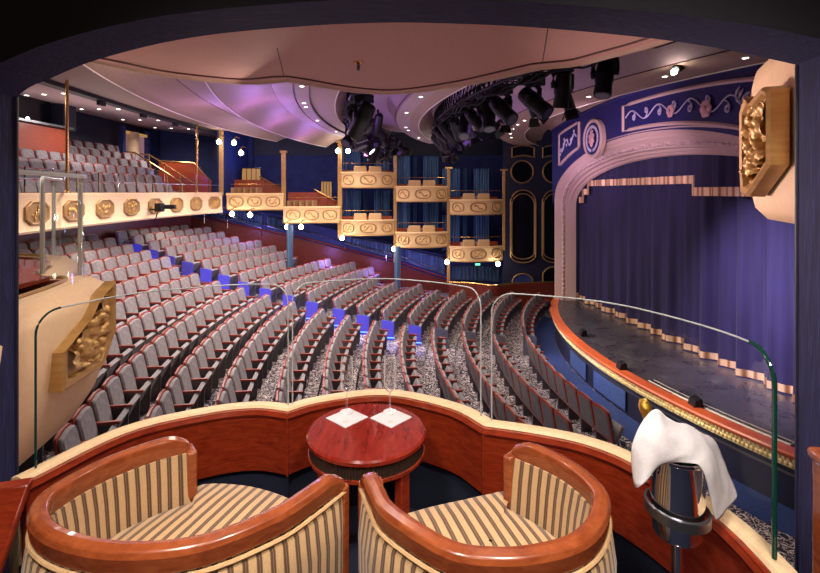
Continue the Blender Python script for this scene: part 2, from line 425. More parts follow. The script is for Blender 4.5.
def arch_face(shift, zt=3.05, ext=1.1):
    mb = MB(); H = [p + shift for p in hole]
    top = [Vector((p.x, p.y, zt)) for p in H]
    mb.loft([H[1:-1], top[1:-1]])
    l0, r0 = H[0], H[-1]; dl = Vector((-1, .1443, 0)).normalized() * ext
    mb.add([l0, l0 + dl, l0 + dl + Vector((0, 0, zt)), Vector((l0.x, l0.y, zt)), H[1]], [(0, 1, 2, 3, 4)])
    mb.add([r0, r0 - dl, r0 - dl + Vector((0, 0, zt)), Vector((r0.x, r0.y, zt)), H[-2]], [(0, 1, 2, 3, 4)])
    return mb
wf = arch_face(tv)
struct('wall_front', wf, M['slub_dark'])
mb = MB(); mb.loft([hole[1:-1], [p + tv for p in hole[1:-1]]]); struct('trim_1', mb, M['slub_soffit'])
mb = MB()
for a, b in ((0, 1), (-1, -2)): mb.loft([[hole[a], hole[b]], [hole[a] + tv, hole[b] + tv]])
struct('trim_2', mb, M['slub'])
mb = MB(); mb.tube([p + Vector((.002, 0, 0)) for p in hole[:2]], .006, 6); mb.tube([p for p in hole[-2:]], .006, 6); struct('trim_3', mb, M['dark_wall'])
struct('wall_outer', arch_face(Vector((0, 0, 0)), 2.55, .9), M['cream'])
mb = MB(); mb.box((-2.3, .3, 1.4), (.1, 3.4, 3.3)); struct('wall_left', mb, M['dark_wall'])
mb = MB(); mb.box((2.15, .0, 1.4), (.1, 3.0, 3.3)); struct('wall_right', mb, M['dark_wall'])
mb = MB(); mb.box((0, -1.35, 1.4), (4.6, .1, 3.3)); struct('wall_back', mb, M['wood_wall'])
mb = MB(); mb.box((0, .3, 3.1), (4.6, 3.5, .1)); struct('ceiling', mb, M['cream'])

# wooden returns between parapet and jambs -----------------------------------
t = thing('wood_return', (-1.6, 1.8, 0), 'red mahogany return panel between blue jamb and parapet, with lower shelf', 'panel')
mb = MB(); mb.slab([(-1.455, 1.83, .605), (-1.62, 1.78, .605), (-1.62, 1.5, .12), (-1.455, 1.55, .12)], (.0, .035, .012)); mb.build('sloping_panel', M['wood_red'], t, bevel=.006)
mb = MB(); mb.slab([(-1.7, 1.5, .36), (-1.25, 1.62, .36), (-1.23, 1.54, .36), (-1.68, 1.38, .36)], (0, 0, .03)); mb.build('shelf', M['wood_red'], t, bevel=.006)
mb = MB(); mb.slab([(-1.7, 1.52, 0), (-1.3, 1.64, 0), (-1.3, 1.6, 0), (-1.7, 1.48, 0)], (0, 0, .36)); mb.build('riser', M['carpet_navy'], t)
t = thing('wood_return', (1.12, 1.2, 0), 'orange mahogany end post with rounded cap against the blue jamb beside the stage', 'panel')
mb = MB(); mb.box((1.147, 1.285, .5), (.10, .06, .99), -.15); mb.build('post', M['wood_orange'], t, bevel=.012)
mb = MB(); mb.box((1.147, 1.285, 1.005), (.115, .075, .03), -.15); mb.build('cap', M['wood_orange'], t, bevel=.01)

# armchairs ---------------------------------------------------------------
def tub_chair(name, rail, front, label, group):
    """rail: plan of the outer edge of the top rail from one arm tip round the back to the other; front: plan of the seat's bow front"""
    path = smooth_path(rail, 7); ZR = .76
    cx = sum(p[0] for p in path) / len(path); cy = sum(p[1] for p in path) / len(path)
    t = thing(name, (cx, cy, 0), label, 'armchair', group)
    sgn = 1
    c = Vector((cx, cy)); q = offset2(path, .05)[len(path) // 2]
    if (q - c).length > (Vector(path[len(path) // 2][:2]) - c).length: sgn = -1
    O = lambda d: offset2(path, sgn * d)          # inwards
    # top rail
    N = len(path)
    mb = MB()
    rings = []; 
    for i in range(N):
        a = path[max(i - 1, 0)]; b = path[min(i + 1, N - 1)]
        tt = Vector((b[0] - a[0], b[1] - a[1])).normalized(); u = Vector((-tt.y, tt.x)) * sgn
        e = min(i, N - 1 - i) / 4.0
        drop = .035 * max(0, 1 - e) ** 2
        pr = [(.002, -.004), (-.006, -.02), (-.002, -.066), (.02, -.075), (.044, -.07), (.05, -.018), (.045, -.003), (.024, .003)]
        rings.append([Vector((path[i][0] + u.x * s, path[i][1] + u.y * s, ZR + z - drop)) for s, z in pr])
    mb.loft(rings, closed_ring=True, cap=True); mb.build('top_rail', M['wood_orange'], t, bevel=.004)
    # arm posts
    for i in (0, -1):
        p = O(.036)[i]; n2 = O(.036)[1 if i == 0 else -2]; d = (p - n2).normalized()
        mb = MB(); ang = math.atan2(d.y, d.x)
        mb.box((p.x + d.x * .004, p.y + d.y * .004, .35), (.036, .088, .70), ang); mb.build('arm_post', M['wood_orange'], t, bevel=.008)
    # outer shell: bulges under the rail, tapers to the floor
    def shell(profile, nm, mat, uvo=0):
        mb = MB(); rings = []; uvs = []; L = 0
        for i in range(N):
            if i: L += (Vector(path[i][:2]) - Vector(path[i - 1][:2])).length
            ring = []
            for d, z in profile:
                a = path[max(i - 1, 0)]; b = path[min(i + 1, N - 1)]
                tt = Vector((b[0] - a[0], b[1] - a[1])).normalized(); u = Vector((-tt.y, tt.x)) * sgn
                e = min(1, min(i, N - 1 - i) / 3.0)
                dd = d if d > 0 else d * e
                ring.append(Vector((path[i][0] + u.x * dd, path[i][1] + u.y * dd, z))); uvs.append((L, z))
            rings.append(ring)
        mb.loft(rings, uvs=uvs); return mb.build(nm, mat, t, smooth=60)
    shell([(.012, .685), (-.008, .66), (-.022, .56), (-.02, .44), (.0, .28), (.03, .14), (.05, .12)], 'outer_upholstery', M['stripe'])
    shell([(.04, .692), (.05, .69), (.066, .62), (.082, .50), (.098, .38)], 'inner_upholstery', M['stripe'])
    mb = MB(); mb.tube([(p.x, p.y, .682) for p in O(-.002)], .007, 6); mb.build('piping', M['settee'], t)
    # seat cushion
    inn = O(.09)
    fr = smooth_path([inn[-1]] + [Vector(f) for f in front] + [inn[0]], 6)[1:-1]
    ring = [Vector((p.x, p.y)) for p in inn] + [Vector((p.x, p.y)) for p in fr]
    sc = sum(ring, Vector((0, 0))) / len(ring)
    ax = (inn[0] - inn[-1]).normalized()           # across the seat
    def lay(k, z): return [Vector((sc.x + (p.x - sc.x) * k, sc.y + (p.y - sc.y) * k, z)) for p in ring]
    layers = [lay(.97, .25), lay(1.0, .28), lay(1.0, .485), lay(.985, .51), lay(.93, .524), lay(.6, .536), lay(.25, .54), lay(.02, .541)]
    uvs = [((p.x * ax.x + p.y * ax.y), p.z) for l in layers for p in l]
    mb = MB(); mb.loft(layers, closed_ring=True, uvs=uvs); mb.build('seat_cushion', M['stripe'], t, smooth=50)
    mb = MB(); mb.loft([lay(.93, .14), lay(.96, .16), lay(.96, .25), lay(.9, .255)], closed_ring=True); mb.build('seat_frame', M['wood_red'], t)
    for k in (N // 4, 3 * N // 4):
        p = O(.09)[k]; mb = MB(); mb.tube([(p.x, p.y, .16), (p.x, p.y, 0)], [.025, .018], 8); mb.build('leg', M['wood_red'], t)
    return t
tub_chair('tub_armchair', [(-.228, 1.665), (-.30, 1.55), (-.395, 1.43), (-.575, 1.31), (-.778, 1.282), (-.966, 1.32), (-1.10, 1.395), (-1.178, 1.5), (-1.175, 1.60), (-1.122, 1.73), (-1.02, 1.85), (-.90, 1.94)],
          [(-.86, 1.985), (-.65, 1.975), (-.45, 1.885), (-.27, 1.75)], 'striped tub armchair with wood rail, the one between table and gilded plaque', 'striped tub armchairs')
tub_chair('tub_armchair', [(-.172, 1.685), (-.13, 1.56), (-.075, 1.445), (.09, 1.295), (.22, 1.262), (.345, 1.272), (.47, 1.315), (.565, 1.40), (.63, 1.52), (.632, 1.60), (.60, 1.70), (.54, 1.79), (.43, 1.90)],
          [(.42, 1.945), (.31, 1.92), (.19, 1.88), (.055, 1.835), (-.08, 1.77)], 'striped tub armchair with wood rail, the one between table and ice bucket', 'striped tub armchairs')

# cocktail table ------------------------------------------------------------
TX, TY, TZ, TR = -.20, 2.23, .62, .275
t = thing('cocktail_table', (TX, TY, 0), 'round red veneer cocktail table with dark ribbed band between the armchairs', 'table')
mb = MB(); mb.lathe([(TR - .01, TZ - .03), (TR, TZ - .022), (TR, TZ - .008), (TR - .008, TZ)], (TX, TY, 0), 64); mb.build('table_top', M['wood_table'], t)
mb = MB()
ring = []
for k in range(240):
    a = k * 2 * PI / 240; r = TR - .012 - (.005 if k % 2 else 0); ring.append((TX + r * math.cos(a), TY + r * math.sin(a)))
mb.prism(ring, TZ - .085, TZ - .03); mb.build('ribbed_band', M['band'], t, smooth=0)
mb = MB(); mb.lathe([(TR - .02, TZ - .1), (TR - .006, TZ - .098), (TR - .006, TZ - .086), (TR - .02, TZ - .084)], (TX, TY, 0), 48); mb.build('lower_ring', M['wood_red'], t)
for a in (20, 110, 200, 290):
    a = math.radians(a + 25); mb = MB(); mb.box((TX + .235 * math.cos(a), TY + .235 * math.sin(a), (TZ - .09) / 2), (.045, .05, TZ - .09), a); mb.build('leg', M['wood_red'], t, bevel=.004)

def paper_napkin(x, y, label):
    t = thing('paper_napkin', (x, y, TZ), label, 'napkin', 'cocktail napkins on the table')
    mb = MB(); mb.box((x, y, TZ + .0025), (.145, .145, .003), PI / 4 + .05); mb.build('sheet', M['paper'], t)
    mb = MB()                                       # small printed crest
    for k in range(12):
        a = k * PI / 6; mb.box((x + .012 * math.cos(a), y - .045 + .008 * math.sin(a), TZ + .0045), (.004, .003, .0006), a)
    mb.box((x, y - .045, TZ + .0045), (.008, .006, .0006)); mb.build('crest_print', M['print'], t)
def flute(x, y, label):
    t = thing('champagne_flute', (x, y, TZ + .004), label, 'glass', 'champagne flutes')
    z = TZ + .0045
    mb = MB(); mb.lathe([(.003, z), (.034, z + .001), (.034, z + .003), (.008, z + .007)], (x, y, 0), 28); mb.build('foot', M['flute'], t)
    mb = MB(); mb.lathe([(.006, z + .006), (.0038, z + .02), (.0038, z + .085), (.006, z + .098)], (x, y, 0), 14); mb.build('stem', M['flute'], t)
    mb = MB(); pr = [(.006, .098), (.018, .108), (.026, .125), (.030, .16), (.031, .20), (.0295, .24), (.027, .272)]
    rings = [[Vector((x + r * math.cos(k * PI / 14), y + r * math.sin(k * PI / 14), z + h)) for k in range(28)] for r, h in pr]
    mb.loft(rings, closed_ring=True); mb.build('bowl', M['flute'], t)
    mb = MB(); mb.tube([Vector((x + .027 * math.cos(k * PI / 14), y + .027 * math.sin(k * PI / 14), z + .272)) for k in range(28)], .0012, 5, closed=True); mb.build('rim', M['flute'], t)
paper_napkin(-.306, 2.335, 'white paper napkin with tan crest under the flute beside the plaque armchair')
paper_napkin(-.092, 2.335, 'white paper napkin with tan crest under the flute toward the stage')
flute(-.315, 2.39, 'empty champagne flute on the table, the one farther from the stage')
flute(-.10, 2.39, 'empty champagne flute on the table, the one nearer the stage')

# champagne cooler ------------------------------------------------------------
BX, BY = .862, 1.55
t = thing('cooler_stand', (BX, BY, 0), 'chrome floor stand with dark ring holding the ice bucket', 'stand')
mb = MB(); mb.lathe([(.13, 0), (.13, .012), (.03, .03), (.02, .04)], (BX, BY, 0), 32); mb.build('foot', M['chrome'], t)
mb = MB(); mb.tube([(BX, BY, .03), (BX, BY, .613)], .016, 16); mb.build('pole', M['chrome'], t)
mb = MB(); rg = [(.088, .685), (.096, .682), (.096, .712), (.088, .715)]
mb.loft([[Vector((BX + r * math.cos(k * 2 * PI / 40), BY + r * math.sin(k * 2 * PI / 40), z + .007 * math.cos(k * 2 * PI / 40 - 2.9))) for r, z in rg] for k in range(40)], closed_ring=True, closed=True)
mb.build('ring', M['steel'], t)
t = thing('ice_bucket', (BX, BY, .6), 'mirror chrome champagne bucket in the ring of its stand', 'bucket')
mb = MB(); mb.lathe([(.01, .615), (.066, .617), (.074, .63), (.079, .72), (.083, .868), (.0865, .872), (.0865, .88), (.08, .88), (.078, .86), (.072, .66), (.01, .65)], (BX, BY, 0), 48); mb.build('body', M['chrome'], t, smooth=40)
for s in (-1, 1):
    mb = MB(); c = Vector((BX + s * .088, BY, .815)); mb.tube([c + Vector((s * .012 * math.sin(a), .022 * math.cos(a), 0)) for a in [k * PI / 5 for k in range(6)]], .005, 8)
    mb.ball(c + Vector((s * .012, 0, 0)), .009, 8); mb.build('handle', M['chrome'], t)
t = thing('champagne_bottle', (BX, BY, .64), 'champagne bottle with gold foil neck leaning in the bucket', 'bottle')
b0 = Vector((BX + .015, BY + .01, .65)); b1 = Vector((BX - .095, BY + .03, 1.035)); ax = (b1 - b0)
def on(k): return b0 + ax * k
mb = MB(); mb.tube([on(k) for k in (0, .02, .4, .52, .66, .8)], [.03, .036, .036, .033, .02, .014], 18); mb.build('body', M['green_glass'], t)
mb = MB(); mb.tube([on(k) for k in (.72, .8, .88, .93, .96, 1.0)], [.0185, .0165, .0165, .02, .0195, .012], 14); mb.build('foil', M['foil'], t)
# cloth: hangs over neck and rim
t = thing('linen_napkin', (BX, BY, .88), 'white linen napkin draped over bottle neck and bucket rim', 'napkin')
def cloth(rows, nm):
    mb = MB(); mb.loft([[Vector(p) for p in r] for r in rows]); o = mb.build(nm, M['napkin'], t, smooth=80, sub=3)
    tx = bpy.data.textures.new('linen_folds', 'CLOUDS'); tx.noise_scale = .11; tx.noise_depth = 1
    md = o.modifiers.new('Folds', 'DISPLACE'); md.texture = tx; md.strength = .022; md.texture_coords = 'LOCAL'; md.mid_level = .5
    md = o.modifiers.new('Solidify', 'SOLIDIFY'); md.thickness = .003; return o
P = at_depth
cloth([[P(631, 470, 1.47), P(630, 448, 1.46), P(637, 430, 1.47), P(651, 409, 1.50)],
       [P(637, 492, 1.44), P(645, 452, 1.43), P(654, 431, 1.44), P(660, 408, 1.49)],
       [P(643, 484, 1.42), P(655, 449, 1.42), P(668, 432, 1.44), P(671, 420, 1.50)],
       [P(655, 467, 1.43), P(671, 456, 1.42), P(684, 436, 1.46), P(685, 424, 1.55)],
       [P(668, 463, 1.43), P(686, 457, 1.42), P(697, 439, 1.49), P(698, 430, 1.58)],
       [P(690, 464, 1.44), P(699, 455, 1.45), P(706, 443, 1.52), P(709, 434, 1.62)],
       [P(700, 462, 1.44), P(708, 458, 1.46), P(714, 452, 1.54), P(720, 446, 1.63)],
       [P(707, 482, 1.44), P(714, 477, 1.46), P(722, 470, 1.54), P(727, 463, 1.62)],
       [P(712, 503, 1.45), P(719, 497, 1.46), P(728, 490, 1.52), P(732, 480, 1.60)],
       [P(716, 526, 1.45), P(723, 514, 1.47), P(732, 505, 1.52), P(737, 497, 1.58)]], 'cloth')

# lobe above: underside of the upper box, with its groove and sprinkler -----------------
SZ = 2.50
so = [(-2.3, 2.35), (-1.95, 2.80)]
edge = smooth_path([(-2.05, 2.62), (-1.83, 2.90), (-1.62, 3.18), (-1.19, 3.40), (-.85, 3.32)], 7) + smooth_path([(-.85, 3.32), (-.45, 3.66), (-.08, 3.74), (.38, 3.45), (.80, 2.99)], 8)[1:] + smooth_path([(.80, 2.99), (1.0, 2.90), (1.12, 2.74), (1.28, 2.48), (1.42, 2.1)], 7)[1:]
poly = [(p.x, p.y) for p in edge] + [(1.45, 1.58), (-1.75, 2.02)]
t = thing('upper_box', (0, 3, SZ), 'pink underside of the box overhead with dark scalloped groove', 'theatre box')
mb = MB(); mb.prism(poly, SZ, SZ + .12); mb.build('soffit', M['soffit'], t, smooth=0)
oe = edge
mb = MB(); mb.sweep(oe, [(0, SZ), (.02, SZ - .012), (.05, SZ - .01), (.09, SZ + .03), (.14, SZ + .9), (0, SZ + .9)]); mb.build('plaster_face', M['ceil_taupe'], t)
ie = offset2(oe, -.1)
mb = MB(); mb.tube([(p.x, p.y, SZ - .001) for p in ie], .009, 6); mb.build('groove_line', M['groove'], t)
mb = MB(); mb.tube([(-.85, 3.24, SZ), (-.72, 2.6, SZ)], .003, 5); mb.tube([(.80, 2.9, SZ), (.66, 2.3, SZ)], .003, 5); mb.build('seam', M['groove'], t)
t = thing('ceiling_sprinkler', (-.31, 2.88, SZ), 'small brass fire sprinkler under the pink soffit', 'sprinkler')
mb = MB(); mb.lathe([(.03, SZ), (.03, SZ - .004), (.012, SZ - .012)], (-.31, 2.88, 0), 20); mb.build('escutcheon', M['brass'], t)
mb = MB(); mb.lathe([(.009, SZ - .012), (.011, SZ - .03), (.007, SZ - .045), (.014, SZ - .05), (.014, SZ - .053)], (-.31, 2.88, 0), 12); mb.build('head', M['steel'], t)

# carved plaques on neighbouring boxes -----------------------------------------------
def plaque(t, org, ax, up, nrm, w, h, shape, seed, label, dp=.055):
    """shape: outline in (0..1, 0..1); frame, recessed panel and carved relief as parts"""
    org, ax, nrm = Vector(org), Vector(ax).normalized(), Vector(nrm).normalized(); up = Vector((0, 0, 1))
    pts = [org + ax * (u * w) + up * (v * h) for u, v in shape]
    c = sum(pts, Vector()) / len(pts)
    n = len(pts); mb = MB()
    inn = [c + (p - c) * .80 for p in pts]; d = dp
    rings = [pts, [p + nrm * d for p in pts], [c + (p - c) * .95 + nrm * (d + .012) for p in pts], [c + (p - c) * .86 + nrm * (d + .006) for p in pts], [p + nrm * (d * .7) for p in inn]]
    mb.loft(rings, closed_ring=True); f = mb.build('plaque_frame', M['gold_frame'], t, smooth=40); f['label'] = label
    mb = MB(); mb.add([p + nrm * (d * .72) for p in inn], [tuple(range(n))]); mb.build('plaque_panel', M['gold_frame'], f, smooth=0)
    rnd = random.Random(seed); g, fs = relief(rnd, 80, 80, 1, 1, 150, 1, None)
    # clip relief to the inner outline
    def inside(u, v):
        k = False
        for i in range(n):
            (x1, y1), (x2, y2) = shape[i], shape[(i + 1) % n]
            if (y1 > v) != (y2 > v) and u < (x2 - x1) * (v - y1) / (y2 - y1) + x1: k = not k
        return k
    cu = sum(s[0] for s in shape) / n; cv = sum(s[1] for s in shape) / n
    vs = []; keep = []
    for x, z, dep in g:
        u, v = x + .5, z + .5
        ok = inside(cu + (u - cu) / .74, cv + (v - cv) / .74); keep.append(ok)
        vs.append(org + ax * (u * w) + up * (v * h) + nrm * (d * .7 + (.045 * dep if ok else 0)))
    fs = [q for q in fs if all(keep[i] for i in q)]
    mb = MB(); mb.add(vs, fs); mb.build('carved_relief', M['gold'], f, smooth=60)

# neighbouring box farther from the stage (one step higher)
t = thing('theatre_box', (-2.3, 2.9, .2), 'cream lobed box front with gilded plaque beyond our blue jamb, one step higher', 'theatre box')
nb = smooth_path([(-1.60, 1.75), (-1.70, 2.05), (-1.765, 2.45), (-1.83, 2.80), (-1.92, 3.05), (-2.10, 3.22), (-2.32, 3.22)], 6) + smooth_path([(-2.32, 3.22), (-2.50, 3.55), (-2.72, 3.95), (-3.05, 4.25), (-3.5, 4.35), (-4.0, 4.2), (-4.5, 3.7)], 6)[1:]
ZN = 1.155
mb = MB(); mb.sweep(nb, [(-.02, ZN - .06), (-.0, ZN - .025), (.06, ZN + .012), (.16, ZN + .03), (.24, ZN + .02), (.24, ZN - .45), (.24, .62), (.34, .45), (.34, .30), (.26, .31), (.16, .38), (.07, .52), (.02, .66), (0, .82)]); mb.build('plaster_front', M['cream'], t, smooth=60)
nbi = offset2(nb, .22)
mb = MB(); mb.tube([(p.x, p.y, ZN + .03) for p in nbi], .012, 6); mb.build('beaded_edge', M['gold_frame'], t)
mb = MB(); mb.prism([(p.x, p.y) for p in offset2(nb, .34)] + [(-4.5, 2.3), (-2.1, 1.75)], .30, .4); mb.build('slab', M['cream'], t)
mb = MB(); mb.sweep(offset2(nb, .25), [(0, ZN + .015), (.03, ZN + .015), (.03, .55), (0, .55)]); mb.build('wood_lining', M['wood_red'], t)
plaque(t, (-1.752, 2.33, .725), (-.145, 1, 0), None, (.99, .145, 0), .56, .46, [(0, .04), (.0, .46), (.26, .58), (.48, .68), (.62, .83), (.80, .93), (1.0, 1.0), (1.0, .36), (.72, .0)], 5, 'gilded plaque carved with fruit and leaves')
t = thing('side_table', (-2.75, 3.3, .55), 'glossy red wedge-topped table inside the box with the gilded plaque', 'table')
mb = MB(); mb.prism([(-2.07, 2.2), (-2.14, 2.85), (-2.32, 2.95), (-2.62, 3.5), (-3.3, 3.7), (-3.1, 2.2)], ZN + .035, ZN + .065); mb.build('table_top', M['wood_table'], t, bevel=.005)
mb = MB(); mb.box((-2.7, 3.0, .79), (.3, .3, .78)); mb.build('pedestal', M['wood_red'], t)
gp = offset2(nb, .12)
def short_pane(a, b, label):
    pane('glass_pane', [Vector(p) for p in gp[a:b]], ZN + .03, ZN + .66, .06, label, edge_r=.014).__setitem__('group', 'glass panes of the box with the gilded plaque')
for a, b, l in ((8, 30, 'glass pane seen edge-on above the gilded plaque'), (36, 54, 'curved glass pane seen edge-on above the red wedge-topped table')): short_pane(a, b, l)

# neighbouring upper box on the stage side
t = thing('theatre_box', (1.6, 2.1, 1.58), 'cream box end with carved gold plaque hanging beside the proscenium arch', 'theatre box')
nb = smooth_path([(1.28, 1.50), (1.36, 1.70), (1.485, 1.98), (1.605, 2.25), (1.75, 2.42), (1.98, 2.52), (2.3, 2.52)], 6)
z0, z1 = 1.585, 2.34
mb = MB(); mb.sweep(nb, [(.03, z0 + .10), (0, z0 + .22), (0, z1 - .22), (.03, z1 - .10), (.08, z1 - .03), (-.3, z1), (-.3, z0), (.08, z0 + .03)][::-1]); 
mb = MB(); mb.sweep(nb, [(-.0, z0 + .13), (-.0, z1 - .13), (-.015, z1 - .06), (-.06, z1 - .01), (-.15, z1), (-.4, z1), (-.4, z0), (-.15, z0), (-.06, z0 + .01), (-.015, z0 + .06)]); mb.build('plaster_front', M['cream'], t, smooth=60)
plaque(t, (1.352, 1.71, 1.70), (.40, .92, 0), None, (-.92, .40, 0), .44, .42, [(0, .28), (.0, .93), (.18, .99), (.62, .93), (.80, 1.02), (1.0, .90), (1.0, .3), (.95, .02), (.70, 0.0)], 9, 'carved gold plaque with leaf scrolls')
# ================================================================== THE AUDITORIUM
HC = Vector((18, 13))                            # centre of the seating arcs
def pol(c, r, a): return Vector((c[0] - r * math.cos(a), c[1] + r * math.sin(a)))
ROWS = [(14.35, 4.28), (15.35, 4.24), (16.25, 4.18), (17.15, 4.12), (18.03, 4.05), (18.93, 3.93), (19.77, 3.78), (20.6, 3.60), (21.53, 3.40), (22.36, 3.20), (23.2, 3.0), (24.0, 2.80), (24.72, 2.58), (25.4, 2.38), (26.1, 2.15), (26.8, 1.95), (27.45, 1.75), (28.1, 1.55), (28.75, 1.42)]
SEAT_H = .95
def floor_z(i): return EYE - ROWS[i][1] - SEAT_H
def wall_y(x): return 21.55 + .12 * x

# stepped floor under the seats
mb = MB(); NA = 48
prof = [(11.5, floor_z(0))]
for i, (r, H) in enumerate(ROWS):
    z = floor_z(i)
    if i: r0 = (ROWS[i - 1][0] + r) / 2 + .02; prof += [(r0, floor_z(i - 1)), (r0, z)]
prof += [(29.6, floor_z(len(ROWS) - 1))]
rings = []
for k in range(NA + 1):
    a = math.radians(-42 + 78 * k / NA); rings.append([Vector((*pol(HC, r, a), z)) for r, z in prof])
mb.loft(rings); struct('floor_auditorium', mb, M['carpet'], smooth=0)

# ---- theatre seat: shared part meshes, facing +x
def rounded_back(hw, z0, z1, x0, lean, th, mi, rad=.07, crown=.02):
    pts = [(-hw, z0), (hw, z0), (hw, z1 - rad)]
    for k in range(1, 5): a = k * PI / 8; pts.append((hw - rad + rad * math.cos(a), z1 - rad + rad * math.sin(a)))
    pts += [(0, z1 + crown)]
    for k in range(4, 0, -1): a = k * PI / 8; pts.append((-hw + rad - rad * math.cos(a), z1 - rad + rad * math.sin(a)))
    pts.append((-hw, z1 - rad))
    f = lambda y, z, d: Vector((x0 - lean * (z - z0) + d, y, z))
    return [f(y, z, 0) for y, z in pts], [f(y, z, th) for y, z in pts], [f(y * .88, z0 + (z - z0) * .96 + .01, th + .022) for y, z in pts]
def b_cushion():
    mb = MB(); a, b, c = rounded_back(.238, .40, .92, -.10, .22, .03, 0)
    mb.loft([a, b, c], closed_ring=True, cap=True); return mb
def b_shell():
    mb = MB(); a, b, c = rounded_back(.262, .30, .94, -.135, .20, .036, 0)
    mb.loft([a, b], closed_ring=True, cap=True); return mb
def b_rear():
    mb = MB(); a, b, c = rounded_back(.225, .34, .88, -.137, .20, -.012, 0)
    mb.loft([a, b], closed_ring=True, cap=True); return mb
def b_seat():
    mb = MB(); R = Matrix.Rotation(math.radians(-62), 3, 'Y')
    mb.box((.05, 0, .43), (.34, .44, .075), m=R); return mb
def b_arm():
    mb = MB()
    pr = [(-.17, .60), (.16, .585), (.19, .60), (.18, .628), (-.17, .64)]
    mb.slab([(x, .252, z) for x, z in pr], (0, .044, 0)); return mb
def b_side():
    mb = MB()
    pr = [(-.14, .0), (.10, .0), (.12, .08), (.14, .56), (.05, .60), (-.15, .60)]
    mb.slab([(x, .264, z) for x, z in pr], (0, .030, 0)); return mb
SEATP = [('backrest', b_cushion(), M['seat_fabric']), ('back_shell', b_shell(), M['wood_seat']), ('rear_panel', b_rear(), M['seat_side']), ('seat_cushion', b_seat(), M['seat_fabric']), ('armrest', b_arm(), M['wood_seat']), ('side_panel', b_side(), M['seat_side'])]
MESHES = [(n, b.mesh(n, m, 35)) for n, b, m in SEATP]
SMAT = [M['seat_fabric'], M['wood_seat'], M['seat_side']]
WHOLE = MB()
for n, b, m in SEATP: WHOLE.add(b.v, b.f, SMAT.index(m))
WHOLE_MESH = WHOLE.mesh('theatre_seat', SMAT, 35)

seats = []                                       # (x, y, z, heading, label, group)
PITCH = .56
def seat_on_arc(i, a, label, group, bank=seats):
    r, H = ROWS[i]; p = pol(HC, r, a)
    bank.append((p.x, p.y, floor_z(i), -a, label, group))
ends = []
COLS = [Vector((-5.04, 20.25)), Vector((-.62, 20.77))]
FIRST_A = {0: -13.9, 1: -15, 2: -16}
for i, (r, H) in enumerate(ROWS):
    da = PITCH / r; row = ordinal(i)
    a = math.radians(5.6 if i < 14 else 7.0) - da / 2; k = 0
    lim = math.radians(FIRST_A.get(i, -18.2))
    while a > lim:
        seat_on_arc(i, a, 'grey theatre seat, %s row from the stage, %s seat on this side of the aisle' % (row, ordinal(k)), 'theatre seats'); a -= da; k += 1
    a0 = math.radians(8.6 if i else 9.5) + da / 2; a = a0; k = 0
    while True:
        p = pol(HC, r, a)
        if p.y > wall_y(p.x) + (.85 if p.x < .6 else -1.5) or any((p - q).length < .55 for q in COLS): break
        seat_on_arc(i, a, 'grey theatre seat, %s row from the stage, %s seat beyond the blue-lit aisle' % (row, ordinal(k)), 'theatre seats'); a += da; k += 1
    if i < 18: ends.append((i, a0 - da / 2))
    a = math.radians(-22) ; k = 0
    while a > math.radians(-40) and i > 11:
        p = pol(HC, r, a)
        if p.y < 3.0: break
        seat_on_arc(i, a, 'grey theatre seat, %s row from the stage, %s seat past the second aisle' % (row, ordinal(k)), 'theatre seats'); a -= da; k += 1

# balcony tiers ------------------------------------------------------------
FRONT = smooth_path([(-7.3, 4.5), (-7.6, 7), (-7.95, 9.7), (-8.2, 11.7), (-8.36, 14.2), (-8.36, 16.5), (-8.2, 19), (-8.0, 20.45)], 6)
def front_x(y):
    for a, b in zip(FRONT, FRONT[1:]):
        if a[1] <= y <= b[1]: return a[0] + (b[0] - a[0]) * (y - a[1]) / (b[1] - a[1])
    return FRONT[0][0] if y < FRONT[0][1] else FRONT[-1][0]
BZ0, BRISE, BTREAD, BN = 1.08, .34, .72, 5
def tier_path(d, y1=24.0): return [Vector((front_x(y) - d, y)) for y in [4.5 + (y1 - 4.5) * k / 26 for k in range(27)]]
mb = MB(); rings = []
for k in range(27):
    y = 4.5 + 19.5 * k / 26; x = front_x(y); ring = [(x - .12, BZ0 - .1), (x - .12, BZ0), (x - 1.25, BZ0)]
    for t in range(1, BN + 1): d = 1.25 + (t - 1) * BTREAD; ring += [(x - d, BZ0 + t * BRISE), (x - d - BTREAD, BZ0 + t * BRISE)]
    ring += [(x - 6.5, BZ0 + BN * BRISE), (x - 6.5, BZ0 + BN * BRISE - .3), (x - 1.2, BZ0 - .12)]
    rings.append([Vector((a, y, z)) for a, z in ring])
mb.loft(rings, closed_ring=True); struct('floor_balcony', mb, M['carpet'], smooth=0)
for t in range(BN + 1):
    d = .85 + t * BTREAD if t else .8; z = BZ0 + t * BRISE
    y = 18.35 + .62 * t; k = 0
    while y > 7:
        x = front_x(y) - d
        if not (t >= 4 and y < 17.2) and not (t == 3 and y < 14.0):
            seats.append((x, y, z, .02, 'grey balcony seat, %s row behind the gilded balcony front, %s from the stairs' % (ordinal(t), ordinal(k)), 'balcony seats'))
        y -= PITCH * 1.02; k += 1

